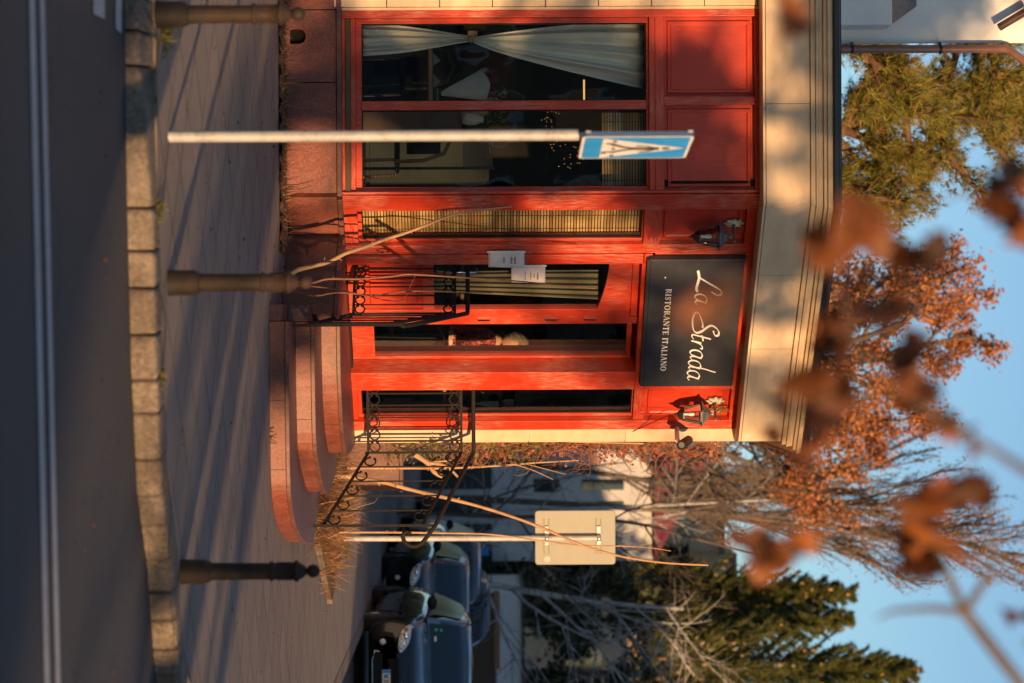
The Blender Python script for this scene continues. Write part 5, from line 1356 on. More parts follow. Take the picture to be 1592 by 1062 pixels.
# creeper on the side wall
cr = thing('wall_creeper', 'tangle of bare red brown creeper covering the side wall behind the right lantern', 'creeper', (1.0, 24, 0))
mb = MB(); lv = []; lf = []
for k in range(330):
    Y0 = rnd.uniform(23.2, 25.5); ix = rnd.uniform(560, 1115); iy = rnd.uniform(655, 706)
    p = P(ix, iy, Y0); p.x = max(p.x, .96)
    pts = [p]; d = Vector((rnd.uniform(-.2, .5), rnd.uniform(-.3, .3), rnd.uniform(-.6, 1))).normalized()
    for j in range(rnd.randrange(5, 11)):
        d = (d + Vector((rnd.uniform(-.5, .5), rnd.uniform(-.5, .5), rnd.uniform(-.5, .4)))).normalized(); q = pts[-1] + d * .06; q.x = min(max(q.x, .95), 1.28); pts.append(q)
    mb.tube(pts, [.0045 * (1 - j / len(pts) * .6) for j in range(len(pts))], 4, caps=False)
mb.build('stems', M['twig'], cr)
for nm, mt, cnt, rng in (('red_leaves', 'creeper', 1700, (700, 1120)), ('green_leaves', 'yellowgreen', 1500, (600, 850))):
    V = []; Fq = []
    for k in range(cnt):
        Y0 = rnd.uniform(23.4, 26); p = P(rnd.uniform(*rng), rnd.uniform(650, 705) + (rnd.random() ** 2) * 18, Y0); p.x = max(.96, p.x) + rnd.uniform(0, .05)
        s_ = rnd.uniform(.012, .03); d1 = Vector([rnd.gauss(0, 1) for _ in range(3)]).normalized() * s_; d2 = d1.orthogonal(); d2.rotate(Matrix.Rotation(rnd.uniform(0, 6), 3, d1.normalized())); i = len(V)
        V += [p - d1, p + d2 * .6, p + d1, p - d2 * .6]; Fq.append((i, i + 1, i + 2, i + 3))
    o_ = arr_obj(nm, [tuple(v) for v in V], Fq, M[mt], cr)
# dry grass tangle in the bed
def blades(name, n, region, L, wid, mat, lean, kind='stuff', label=None, parent=None, curl=.5):
    V = []; Fq = []
    for k in range(n):
        x, y, z = region()
        a = rnd.uniform(0, 2 * pi); l = rnd.uniform(*L); le = rnd.uniform(*lean); d = Vector((cos(a) * le, sin(a) * le, 1)).normalized(); p = Vector((x, y, z)); s_ = Vector((-sin(a), cos(a), 0)) * wid
        segs = 4; i = len(V); dd = d.copy()
        for j in range(segs + 1):
            w_ = s_ * (1 - j / segs * .8); V += [p - w_, p + w_]; p = p + dd * l / segs; dd = (dd + Vector((cos(a) * curl, sin(a) * curl, -curl * .6)) * .30 + Vector([rnd.gauss(0, .33) for _ in range(3)])).normalized()
            if p.z < .01: p.z = .01 + rnd.random() * .02
        for j in range(segs): q_ = i + 2 * j; Fq.append((q_, q_ + 1, q_ + 3, q_ + 2))
    o_ = arr_obj(name, [tuple(v) for v in V], Fq, mat, parent)
    if parent is None: o_['kind'] = kind
    return o_
def bedp():
    while True:
        y = rnd.uniform(22.3, 30); f = (y - 22.3) / 3.5
        xa = 1.0 + max(0, min(1, f)) * .7 if y < 25.8 else 1.6; xb = 1.2 + 1.5 * min(1, f) if y < 25.8 else 2.7 - (y - 25.8) * .25
        x = rnd.uniform(min(xa, xb - .1), xb); return (x, y, .05)
blades('dry_grass', 2600, bedp, (.08, .34), .0035, M['drygrass'], (.2, 1.6))
blades('dry_twigs', 1500, lambda: (rnd.uniform(.98, 1.95), rnd.uniform(22.4, 25.0), rnd.uniform(.03, .2)), (.2, .6), .0045, M['drygrass'], (.6, 2.8), curl=.5)
def tuft(label, c, n, r, L, mat='grass'):
    o_ = blades('grass_tuft', n, lambda: (c.x + rnd.gauss(0, r), c.y + rnd.gauss(0, r * .6), .003), L, .004, M[mat], (.1, 1.0)); del o_['kind']; tag(o_, label, 'grass')
tuft('bright green grass tuft at the foot of the leftmost bollard', G(252, 48) + Vector((0, 0, 0)), 130, .045, (.05, .13))
tuft('small moss and grass tuft on the kerb joint left of the middle bollard', G(244, 325), 60, .03, (.03, .08))
tuft('tiny green weed in the kerb joint beneath the steps', G(249, 588), 40, .03, (.02, .05))
tuft('green weed at the foot of the first step', G(420, 672), 60, .04, (.03, .08))
tuft('green grass patch beside the foot of the grey sign pole', G(536, 850) , 120, .12, (.05, .14))
tuft('dry tuft between pavement and bed right of the steps', G(497, 860), 200, .16, (.05, .22), 'drygrass')
blades('gravel_litter', 900, lambda: (rnd.uniform(-3.2, -.8), rnd.uniform(19.92, 20.36), .03), (.02, .12), .003, M['drygrass'], (.4, 2.5))
blades('wall_foot_twigs', 60, lambda: (rnd.uniform(-2.4, -.9), rnd.uniform(20.2, 20.36), .03), (.12, .42), .003, M['twig'], (.05, .5))
# fallen leaves and crumbs
V = []; Fq = []
def leaf_at(p, s_):
    a = rnd.uniform(0, 6.28); i = len(V); d1 = Vector((cos(a), sin(a), rnd.uniform(-.3, .3))) * s_; d2 = Vector((-sin(a), cos(a), rnd.uniform(-.3, .3))) * s_ * .6
    V.extend([p - d1, p + d2 + Vector((0, 0, s_ * .4)), p + d1, p - d2]); Fq.append((i, i + 1, i + 2, i + 3))
for k in range(420):
    d = rnd.uniform(cum[1], cum[1] + 5); p, t = along(d); n_ = Vector((-t.y, t.x, 0)); leaf_at(p - n_ * abs(rnd.gauss(0, .05)) + Vector((0, 0, -.118)), rnd.uniform(.006, .022))
for k in range(70): leaf_at(Vector((rnd.uniform(-3, 3), rnd.uniform(10.5, 12), -.12)), rnd.uniform(.008, .02))
for k in range(150): leaf_at(Vector((rnd.uniform(-2.5, 3.2), rnd.uniform(13, 22), .008)), rnd.uniform(.008, .022))
for k in range(250): leaf_at(Vector((rnd.uniform(-3.2, 0), rnd.uniform(19.7, 20.3), .02)), rnd.uniform(.01, .03))
arr_obj('fallen_leaves', [tuple(v) for v in V], Fq, M['oakleaf'])['kind'] = 'stuff'
# low concrete block beyond the bed
lw = thing('low_wall', 'weathered brown low wall end behind the right railing', 'wall', (1.6, 29, 0)); a, b = P(567, 763, 29), P(621, 705, 29)
mb = MB(); mb.box(1.0, a.x, 29, 29.35, 0, b.z); mb.build('wall', M['granite_dark'], lw, bevel=.01)
mb = MB(); mb.box(.98, a.x + .02, 28.98, 29.37, b.z, b.z + .04); mb.build('coping', M['granite_dark'], lw, bevel=.008)

# ================================================================== cars
def carpaint(name, c, rough=.22):
    q = N(name, c, rough, .25); q.p.inputs['Coat Weight'].default_value = .9; q.p.inputs['Coat Roughness'].default_value = .04
    a = q.noise(3, 4, .6); q.rough(q.val(a, .3, .7, rough, rough + .18)); return q.m
M['tyre'] = simple('tyre_rubber', (.02, .02, .02), .85); M['rim'] = simple('alloy_rim', (.35, .35, .36), .3, .9)
q = N('car_glass', (.012, .018, .024), .04); q.p.inputs['Specular IOR Level'].default_value = 1.0; M['carglass'] = q.m; M['sideglass'] = simple('car_side_glass', (.012, .014, .014), .25, spec=.2)
q = N('headlight_lens', (.75, .73, .68), .12); a = q.noise(40, 2, .5); q.base(q.ramp(a, [(.35, (.30, .28, .25)), (.6, (.85, .82, .75))])); q.p.inputs['Coat Weight'].default_value = 1; M['headlight'] = q.m
M['amber'] = simple('amber_lens', (.6, .18, .03), .2)
def car(label, loc, rz, paintmat, s=1.0, tall=1.0, grille=True, plate=None, fog=True):
    root = thing('parked_car', label, 'car', loc, rz, 'cars parked in the side street'); Mx = W[root.name] @ Matrix.Diagonal((s, s, s, 1))
    H = tall
    # stations along y (front at 0): y, half width, bottom z, bonnet or belt z
    st = [(0.0, .70, .34, .58), (.03, .78, .27, .66), (.12, .84, .22, .74), (.30, .88, .20, .82), (.60, .885, .20, .89), (1.0, .89, .20, .965), (1.25, .89, .20, 1.0), (2.2, .895, .20, 1.02), (3.2, .89, .20, 1.03), (3.9, .86, .22, 1.04), (4.25, .80, .28, 1.02), (4.36, .72, .36, .92)]
    vs = []; fs = []; prof = [(0, 0), (.80, 0), (.94, .06), (1.0, .22), (1.01, .48), (.985, .72), (.94, .9), (.84, .985), (.5, 1.03), (0, 1.05)]
    m_ = 2 * len(prof) - 2
    for (y, hw, zb, zt) in st:
        half = [(hw * a, zb + (zt - zb) * b) for a, b in prof]
        ring = half + [(-x, z) for x, z in half[-2:0:-1]]
        vs += [(x, y + (.16 * (x / .9) ** 2 if y < .2 else 0), z * H) for x, z in ring]
    for i in range(len(st) - 1):
        for k in range(m_): fs.append((i * m_ + k, i * m_ + (k + 1) % m_, (i + 1) * m_ + (k + 1) % m_, (i + 1) * m_ + k))
    fs.append(tuple(range(m_))); fs.append(tuple(range((len(st) - 1) * m_, len(st) * m_))[::-1])
    mb = MB(Mx); mb.add(vs, fs, True)
    # greenhouse
    gh = [(1.02, .80, .96, .97, .80), (1.30, .81, .96, 1.18, .73), (1.62, .81, .97, 1.40, .655), (1.92, .81, .98, 1.52, .60), (2.5, .81, .98, 1.565, .59), (3.3, .80, .98, 1.545, .58), (3.75, .79, .99, 1.45, .58), (4.15, .76, .98, 1.06, .68)]
    vs = []; fs = []
    for (y, wb, zb, zt, wt) in gh:
        half = [(0, zb), (wb, zb), (wb * .55 + wt * .45, zb + (zt - zb) * .5), (wt + .02, zb + (zt - zb) * .88), (wt - .06, zb + (zt - zb) * .985), (wt * .5, zt + .012), (0, zt + .02)]
        ring = half + [(-x, z) for x, z in half[-2:0:-1]]; m2 = len(ring); vs += [(x, y, z * H) for x, z in ring]
    for i in range(len(gh) - 1):
        for k in range(m2): fs.append((i * m2 + k, i * m2 + (k + 1) % m2, (i + 1) * m2 + (k + 1) % m2, (i + 1) * m2 + k))
    fs.append(tuple(range(m2))); fs.append(tuple(range((len(gh) - 1) * m2, len(gh) * m2))[::-1])
    mb.add(vs, fs, True); body = mb.build('body', paintmat, root)
    # windscreen
    def wsf(a, b):
        y = 1.05 + (1.86 - 1.05) * b; zt = np.interp(y, [g_[0] for g_ in gh], [g_[3] for g_ in gh]); wt = np.interp(y, [g_[0] for g_ in gh], [g_[4] for g_ in gh]) - .055
        x = (2 * a - 1) * wt; return (x, y - .012, (zt + .022 - .03 * abs(2 * a - 1) ** 2 * 1.0) * H + .012)
    mb = MB(Mx); mb.grid(wsf, 12, 10); mb.build('windscreen', M['carglass'], root)
    for sx in (-1, 1):
        def sw(a, b):
            y0, y1 = 1.25 + .55 * b, 3.85 - .25 * b; y = y0 + (y1 - y0) * a
            wb, zb, zt, wt = (np.interp(y, [g_[0] for g_ in gh], [g_[k] for g_ in gh]) for k in (1, 2, 3, 4)); f = .08 + .74 * b
            x = wb * (1 - f) + (wt + .02) * f + .008 + .03 * sin(pi * f) * .3; return (sx * x, y, (zb + (zt - zb) * f) * H)
        mb = MB(Mx); mb.grid(sw, 14, 6); mb.build('side_window', M['sideglass'], root)
        mb = MB(Mx); mb.ball((sx * .97, 1.42, 1.03 * H), .10, 12, sx=1.0, sy=.55, sz=.75); mo = mb.build('mirror', M['black'] if sx < 0 else paintmat, root)
        # headlight: swept almond
        def hf(a, b):
            an = 2 * pi * a; r_ = b; u = cos(an) * r_; v = sin(an) * r_ * (1 if sin(an) > 0 else .85)
            x = sx * (.655 + .175 * u + .02 * v); z = .690 + .095 * v * (1 + .25 * u) + .045 * u
            return (x, .16 * (x / .9) ** 2 + np.interp(z, [.58, .66, .74, .82], [0, .03, .12, .26]) - .006 - .030 * (1 - r_ * r_), z * H)
        mb = MB(Mx); mb.grid(hf, 24, 5); ho = mb.build('headlight', M['headlight'], root)
        mb = MB(Mx); mb.ball((sx * .79, .165, .715 * H), .028, 8); mb.build('indicator', M['amber'], ho)
        for hx_, hz2, hr_ in ((.70, .70, .050), (.60, .675, .038)):
            mb = MB(Mx); mb.ball((sx * hx_, .16 * (hx_ / .9) ** 2 + .035, hz2 * H), hr_, 14, sy=.35); mb.build('reflector', M['chrome'], ho)
        if fog: mb = MB(Mx); mb.ball((sx * .63, .062, .40 * H), .046, 12, sy=.6); mb.build('fog_light', M['headlight'], root)
        for wy in (.82, 3.5):
            c = (sx * .80, wy, .315)
            RX = Mx @ Matrix.Translation(c) @ Matrix.Rotation(pi / 2, 4, 'Y')
            mb = MB(RX); mb.lathe([(.20, -.10), (.30, -.10), (.318, -.07), (.318, .07), (.30, .10), (.20, .10)], (0, 0, 0), 28); wo = mb.build('wheel', M['tyre'], root)
            mb = MB(RX); mb.lathe([(.0, .07 * sx), (.05, .085 * sx), (.10, .07 * sx), (.19, .08 * sx), (.205, .10 * sx)], (0, 0, 0), 20); mb.build('rim', M['rim'], wo)
            mb = MB(Mx); mb.tube([(sx * .885, wy + .36 * cos(a), .315 + .36 * sin(a)) for a in [pi * k / 14 for k in range(15)]], .022, 6); mb.build('wheel_arch', M['black'], root)
    mb = MB(Mx)
    for k in range(5): z = .60 - .028 * k; mb.box(-.40 + .02 * k, .40 - .02 * k, -.022, .05, (z - .007) * H, (z + .007) * H)
    mb.box(-.40, .40, .0, .055, .475 * H, .615 * H); mb.build('grille', M['black'], root)
    mb = MB(Mx); mb.box(-.48, .48, -.028, .06, .27 * H, .40 * H); mb.build('air_intake', M['black'], root, bevel=.01)
    mb = MB(Mx); mb.tube([(-.5, .02, .36 * H), (-.52, .0, .30 * H), (-.4, -.035, .265 * H), (.4, -.035, .265 * H), (.52, .0, .30 * H), (.5, .02, .36 * H)], .008, 6); mb.build('trim', M['chrome'], root)
    mb = MB(Mx); mb.tube([(.07 * cos(a), -.035, .64 * H + .038 * sin(a)) for a in [2 * pi * k / 20 for k in range(21)]], .006, 6, caps=False)
    for k in range(3): a = k * pi / 3; mb.tube([(-.05 * cos(a), -.035, .64 * H - .025 * sin(a)), (.05 * cos(a), -.035, .64 * H + .025 * sin(a))], .004, 5)
    mb.build('badge', M['chrome'], root)
    pl = MB(Mx); pl.box(-.26, .26, -.045, -.032, .395 * H, .505 * H); po = pl.build('number_plate', M['white'], root, bevel=.003)
    bl = MB(Mx); bl.box(-.258, -.215, -.0475, -.0455, .397 * H, .503 * H); bl.build('blue_band', BL, po)
    if plate:
        ch = MB(Mx)
        def ln(pts, ox):
            for a, b in zip(pts, pts[1:]):
                A_, B_ = Vector((ox + a[0] * .048, (.415 + a[1] * .072) * H)), Vector((ox + b[0] * .048, (.415 + b[1] * .072) * H)); t = (B_ - A_).normalized(); n_ = Vector((-t.y, t.x)) * .0048
                ch.add([((A_ - n_).x, -.0478, (A_ - n_).y), ((B_ - n_).x, -.0478, (B_ - n_).y), ((B_ + n_).x, -.0478, (B_ + n_).y), ((A_ + n_).x, -.0478, (A_ + n_).y)], [(0, 1, 2, 3)])
        G_ = {'W': [(0, 1), (.22, 0), (.5, .75), (.78, 0), (1, 1)], 'X': None}
        ln(G_['W'], -.195); ln([(0, 1), (1, 0)], -.125); ln([(0, 0), (1, 1)], -.125)
        ch.build('plate_characters', M['black'], po)
        stk = MB(Mx)
        for (x_, col) in ((-.52, 0), (-.47, 0)): stk.add([wsf(0, 0)], []) if False else None
        for k, (a, b) in enumerate(((.06, .13), (.06, .24))):
            c_ = Vector(wsf(a, b)) + Vector((.0, -.010, .006)); stk.add([c_ + Vector((.022 * cos(t), 0, .022 * sin(t))) for t in [2 * pi * j / 10 for j in range(10)]], [tuple(range(10))])
        stk.build('green_sticker', simple('green_sticker', (.03, .45, .15), .5), root)
        sw_ = MB(Mx); c_ = Vector(wsf(.12, .10)) + Vector((.04, -.010, .008)); sw_.box(c_.x - .03, c_.x + .04, c_.y - .001, c_.y, c_.z - .018, c_.z + .018); sw_.build('white_sticker', M['white'], root)
        rr_ = MB(Mx)
    for sx in (-1, 1):
        mb = MB(Mx); mb.tube([(sx * .56, 2.0, 1.545 * H), (sx * .56, 2.1, 1.60 * H), (sx * .56, 3.4, 1.59 * H), (sx * .56, 3.5, 1.55 * H)], .013, 6); mb.build('roof_rail', M['black'], root)
    return root
blackp, bluep, greenp, redp = carpaint('black_car_paint', (.012, .013, .016)), carpaint('steel_blue_paint', (.05, .09, .16)), carpaint('dark_green_paint', (.012, .02, .014)), carpaint('dark_red_paint', (.09, .02, .03))
def carx(iy, Y): return (iy - CX) * Y / F
c1 = car('nearest parked car, black with clear headlights, cut by the right edge of the photo', (carx(1066, 33.4), 33.2, -.13), radians(2), blackp, 1.0, 1.04, plate=True)
c2 = car('dark green parked car right behind the black one, next to the sign pole', (carx(952, 40), 39.6, -.13), radians(3), greenp, .98, 1.02)
c3 = car('light blue roofed car third in the parked row', (carx(905, 46.5), 46.3, -.13), radians(2), bluep, 1.0, 1.12)
c4 = car('dark red car parked farther back, its roof just above the black car', (carx(960, 54), 53, -.13), radians(2), redp, 1.08, 1.16)

# ================================================================== tree builder
def tree_mesh(seed, base, H, spread, levels, n0, angle, up, trunk_r, leaf=None, leafn=0, leafs=.06, bend=.15, prune=0.0, lf_cluster=.25, first=.25, ratio=.62, taper=.55, leaf_up=0.0, minlev=2, drop=0.0, lens=None, clumps=0, zmin=-9):
    r = random.Random(seed); mb = MB(); LV = []; LF = []
    tips = []
    def branch(p, d, L, rad, lev):
        n = 6 if lev < 2 else 4; pts = [p]; rr = [rad]; dd = d.copy()
        for k in range(n):
            dd = (dd + Vector([r.gauss(0, bend) for _ in range(3)]) + Vector((0, 0, up[min(lev, len(up) - 1)]))).normalized(); pts.append(pts[-1] + dd * L / n); rr.append(rad * (1 - (1 - taper) * (k + 1) / n))
        mb.tube(pts, rr, 7 if lev == 0 else 5 if lev == 1 else 3, caps=False)
        if lev >= minlev: tips.extend([(q, dd) for q in pts[1:]])
        if lev + 1 >= levels: tips.append((pts[-1], dd)); return
        nc = n0[min(lev, len(n0) - 1)]
        for k in range(nc):
            f = first + (1 - first) * (k + r.random() * .7) / nc if lev == 0 else .2 + .8 * (k + r.random() * .6) / nc
            f = min(f, .999); i = int(f * n); q = pts[i].lerp(pts[i + 1], f * n - i); t = (pts[i + 1] - pts[i]).normalized()
            o_ = t.orthogonal(); o_.rotate(Matrix.Rotation(r.uniform(0, 2 * pi), 3, t)); a = radians(r.uniform(*angle[min(lev, len(angle) - 1)]))
            nd = (t * cos(a) + o_ * sin(a)).normalized(); l2 = L * ratio * r.uniform(.7, 1.15) * ((1.1 - .55 * f) if lev == 0 else 1 - .3 * f) * (spread if lev == 0 else 1)
            branch(q, nd, l2, rr[i] * (.55 if lev == 0 else .6), lev + 1)
    branch(Vector(base), Vector((0, 0, 1)), H, trunk_r, 0)
    if leafn:
        tl_ = [t for t in tips if t[0].z > zmin]; cl_ = [r.choice(tl_) for _ in range(clumps)]
        for k in range(leafn):
            q, dd = r.choice(cl_ or tl_); p = q + Vector([r.gauss(0, lf_cluster) for _ in range(3)]) - Vector((0, 0, drop * r.random()))
            s_ = leafs * r.uniform(.6, 1.3); d1 = Vector([r.gauss(0, 1) for _ in range(3)]).normalized() * s_; d2 = d1.orthogonal().normalized(); d2.rotate(Matrix.Rotation(r.uniform(0, 6.3), 3, d1.normalized())); d2 *= s_ * .62; i = len(LV)
            LV.extend([tuple(p - d1), tuple(p + d2), tuple(p + d1), tuple(p - d2)]); LF.append((i, i + 1, i + 2, i + 3))
    return mb, LV, LF, tips
def tree(name, label, cat, base, barkm, leafm, leafname='leaves', group=None, **kw):
    root = thing(name, label, cat, base, 0, group); mb, LV, LF, tips = tree_mesh(base=base, **kw)
    mb.build('branches', barkm, root)
    if LF: arr_obj(leafname, LV, LF, leafm, root)
    return root, tips
def tufts(tips, rr, n, L, wid, mat, root, name='needles', spread=.9, jit=.05, k=9, upw=.3):
    V = []; Fq = []
    for _ in range(n):
        q, dd = rr.choice(tips); c = q + Vector([rr.gauss(0, jit) for _ in range(3)]); ax = (dd + Vector([rr.gauss(0, .35) for _ in range(3)]) + Vector((0, 0, upw))).normalized()
        for j in range(k):
            d = (ax + Vector([rr.gauss(0, spread * .55) for _ in range(3)])).normalized() * L * rr.uniform(.7, 1.15); s_ = d.orthogonal().normalized(); s_.rotate(Matrix.Rotation(rr.uniform(0, 6.3), 3, d.normalized())); s_ *= wid; i = len(V)
            V.extend([tuple(c - s_), tuple(c + s_), tuple(c + d)]); Fq.append((i, i + 1, i + 2))
    return arr_obj(name, V, Fq, mat, root)

# pine over the restaurant roof
r_ = random.Random(3)
for (sd, bx, by, H_, lb, nt_) in ((11, -3.2, 29.5, 12.5, 'large golden green pine rising behind the cornice at the left', 15000), (12, -1.35, 32.0, 11.0, 'second pine with drooping needles behind the middle of the cornice', 11000)):
    root, tips = tree('pine_tree', lb, 'tree', (bx, by, 0), M['bark_pine'], None, seed=sd, H=H_, spread=.75, levels=4, n0=(44, 9, 5), angle=((55, 95), (30, 60), (25, 55)), up=(0, .06, .10), trunk_r=.16, bend=.10, first=.38, ratio=.25, minlev=1)
    tp_ = [t for t in tips if 5.0 < t[0].z < 11]
    tufts(tp_, r_, nt_, .17, .0050, M['needle'], root, spread=.8, jit=.09, k=12)
# copper leaved oak behind
tree('copper_oak', 'tall oak holding copper coloured leaves, right of the pine above the cornice', 'tree', (.15, 50, 0), M['beechbark'], M['beechleaf'], seed=21, H=10.4, spread=1.0, levels=5, n0=(14, 6, 5, 4), angle=((15, 50), (20, 45), (20, 50)), up=(0, .06, .06), trunk_r=.22, bend=.10, first=.35, ratio=.50, leafn=19000, leafs=.052, lf_cluster=.11, minlev=3, zmin=8.0)
tree('copper_oak', 'lower copper leaved oak behind the right end of the cornice', 'tree', (2.1, 56, 0), M['beechbark'], M['beechleaf'], seed=22, H=9.6, spread=.95, levels=5, n0=(12, 6, 5, 3), angle=((15, 50), (20, 45), (20, 50)), up=(0, .06, .06), trunk_r=.2, bend=.10, first=.3, ratio=.48, leafn=9000, leafs=.052, lf_cluster=.12, minlev=3, zmin=8.2)
# upright poplars with orange tint
for k, (bx, by, H_, lb) in enumerate(((3.9, 60, 14.5, 'tallest upright tree with fine orange brown twigs fanning to the top of the photo'), (3.1, 64, 13.0, 'upright twiggy tree just left of the tallest one, partly behind the cornice end'), (4.9, 67, 12.0, 'slim upright twiggy tree on the right flank of the tallest one'))):
    tree('upright_tree', lb, 'tree', (bx, by, 0), M['bark'], M['tanleaf'], seed=31 + k, H=H_, spread=1.0, levels=4, n0=(34, 9, 6), angle=((6, 20), (8, 24), (10, 26)), up=(0, .05, .05), trunk_r=.09, bend=.045, first=.40, ratio=.34, leafn=(9000, 6000, 4500)[k], leafs=.034, lf_cluster=.06, minlev=2, zmin=7.6)
# birches with pale branches
for k, (bx, by, H_, lb) in enumerate(((5.55, 56, 6.4, 'white barked birch spreading pale bare limbs above the parked cars'), (3.7, 52, 8.0, 'thin pale birch stems in front of the white house'), (5.0, 58, 6.6, 'slim pale birch between the white house and the spreading birch'))):
    tree('birch_tree', lb, 'tree', (bx, by, 0), M['birch'], None, seed=51 + k, H=H_, spread=1.0 if k == 0 else .6, levels=4, n0=((9, 7, 5), (7, 7, 4), (6, 5, 3))[k], angle=((25, 60), (25, 50), (25, 50)), up=(0, .0, -.06), trunk_r=(.10, .05, .05)[k], bend=.09, first=.16, ratio=.60, taper=.4, minlev=2)
for k, (bx, by, H_, lb) in enumerate(((2.3, 44, 6.6, 'fine twigged bare grey tree veiling the left of the white house'), (3.3, 47, 7.4, 'fine twigged bare grey tree veiling the middle of the white house'))):
    tree('bare_tree', lb, 'tree', (bx, by, 0), M['bark'], None, seed=61 + k, H=H_, spread=.8, levels=5, n0=(11, 7, 6, 4), angle=((25, 55), (25, 50), (25, 50)), up=(0, .03, .03), trunk_r=.05, bend=.09, first=.15, ratio=.52, taper=.4, minlev=3)
# conifers at the right
rr_ = random.Random(5)
def fir(label, base, H_, R_, seed, cones=0):
    r = random.Random(seed); root = thing('fir_tree', label, 'tree', base, 0, None); mb = MB(); B_ = Vector(base)
    mb.tube([B_, B_ + Vector((0, 0, H_ * .5)), B_ + Vector((.05, 0, H_))], [.16, .09, .01], 8); V = []; Fq = []; cn = []
    z = 5.6
    while z < H_ - .15:
        f = z / H_; L = R_ * (1 - f) ** .75 + .15; nb = 9
        for k in range(nb):
            a = 2 * pi * (k + r.random() * .7) / nb; up0 = .28 + .45 * f; n = 6; p = B_ + Vector((0, 0, z + r.uniform(-.1, .1))); d = Vector((cos(a), sin(a), up0)).normalized(); pts = [p]; LL = L * r.uniform(.7, 1.2)
            for j in range(n): d = (d + Vector((0, 0, .09 + r.gauss(0, .03)))).normalized(); p = p + d * LL / n; pts.append(p)
            mb.tube(pts, [.02 * (1 - j / 8) for j in range(n + 1)], 3, caps=False)
            for j in range(1, n + 1):
                for s_ in range(5):
                    q = pts[j - 1].lerp(pts[j], r.random()); t = (pts[j] - pts[j - 1]).normalized(); sd = Vector((-sin(a), cos(a), 0)) * r.choice((-1, 1)); tw = (t * .9 + sd * r.uniform(.3, .9) + Vector((0, 0, r.uniform(-.1, .45)))).normalized(); tl = LL * .24 * (1.15 - j / n * .5) * r.uniform(.6, 1.2)
                    for m__ in range(7):
                        c = q + tw * tl * m__ / 7; dv = (tw * .8 + Vector([r.gauss(0, .5) for _ in range(3)])).normalized() * r.uniform(.10, .2); w_ = dv.orthogonal().normalized() * .028; i = len(V); V.extend([tuple(c - w_), tuple(c + w_), tuple(c + dv)]); Fq.append((i, i + 1, i + 2))
                    if r.random() < .03 and cones: cn.append(q + tw * tl * .6)
        z += .36
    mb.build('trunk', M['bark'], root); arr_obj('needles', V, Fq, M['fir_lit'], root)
    if cones and cn:
        mb = MB(); r.shuffle(cn)
        for c in cn[:cones]: mb.ball(c, .05, 6, sz=1.7)
        o_ = mb.build('cones', M['stem'], root); o_['kind'] = 'stuff'
    return root
fir('dark fir with orange cones at the right edge, its top standing against the sky', (9.9, 72, 0), 14.6, 3.6, 71, 170)
fir('slightly lower dark fir left of the coned fir', (7.75, 74, 0), 13.2, 2.3, 72, 80)
fir('third fir behind, filling the gap beneath the two tips', (8.9, 77, 0), 13.4, 2.8, 73, 50)
# dark shrubbery between house and cars
for k, (bx, by, H_, sp, lb) in enumerate(((8.2, 66, 5.6, .9, 'dark bushy evergreen mass behind the spreading birch'), (10.2, 67, 6.0, .9, 'dark bushy evergreen at the right edge above the garage'), (6.6, 70, 6.2, .6, 'yellowing bushy tree just right of the white house'))):
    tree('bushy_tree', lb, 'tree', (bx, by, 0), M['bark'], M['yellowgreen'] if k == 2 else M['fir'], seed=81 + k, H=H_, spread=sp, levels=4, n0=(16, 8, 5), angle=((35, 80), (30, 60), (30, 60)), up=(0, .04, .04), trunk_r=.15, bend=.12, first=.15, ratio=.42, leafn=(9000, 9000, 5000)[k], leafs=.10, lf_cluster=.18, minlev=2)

# unseen hedge added behind the restaurant to darken reflections on the cars' flanks
hg = thing('reflection_hedge', 'unseen dark hedge added behind the restaurant side wall for the cars to mirror', 'hedge', (.3, 47, 0))
mb = MB(); mb.box(.0, .6, 34.5, 60, 0, 3.0); mb.build('hedge_core', M['bark'], hg)
V = []; Fq = []
for k in range(9000):
    f_ = rnd.random(); p = Vector((rnd.uniform(-.1, .7), rnd.uniform(34.4, 60.1), 3.0 + rnd.gauss(0, .06))) if f_ < .3 else Vector((.62 + abs(rnd.gauss(0, .05)), rnd.uniform(34.4, 60.1), rnd.uniform(.05, 3.05)))
    d1 = Vector([rnd.gauss(0, 1) for _ in range(3)]).normalized() * .07; d2 = d1.orthogonal(); i = len(V); V += [tuple(p - d1), tuple(p + d2), tuple(p + d1), tuple(p - d2)]; Fq.append((i, i + 1, i + 2, i + 3))
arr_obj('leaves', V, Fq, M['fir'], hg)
# ================================================================== houses behind
hs = thing('white_house', 'white house with a red hipped roof and dark ground floor doors behind the birches', 'house', (4.6, 66, 0)); YH = 66
xl, xr = 1.2, P(900, 872, YH).x; zt = P(1016, 800, YH).z; zm = P(765, 800, YH).z
mb = MB(); mb.box(xl, xr, YH, YH + 8, 0, zt); mb.build('wall', simple('weathered_white_render', (.46, .46, .46), .9, 0, .22, .8), hs)
rz0 = zt; rz1 = P(1092, 690, YH + 3).z
mb = MB(); e_ = .35; xr2 = P(1030, 852, YH).x; rx = P(1092, 700, YH + 4).x
mb.add([(xl - e_, YH - e_, rz0), (xr2 + e_, YH - e_, rz0), (xr2 + e_, YH + 8 + e_, rz0), (xl - e_, YH + 8 + e_, rz0), (xl, YH + 4, rz1 + .3), (rx + .3, YH + 4, rz1 + .3)], [(0, 1, 5, 4), (1, 2, 5), (2, 3, 4, 5), (3, 0, 4), (0, 3, 2, 1)])
q = N('red_roof_tile', (.20, .03, .035), .7); wv = q.n('ShaderNodeTexWave'); wv.inputs['Scale'].default_value = 4; q.l(q.co(), wv.inputs['Vector']); q.base(q.mix(wv.outputs['Fac'], (.15, .022, .03), (.26, .05, .05))); mb.build('roof', q.m, hs)
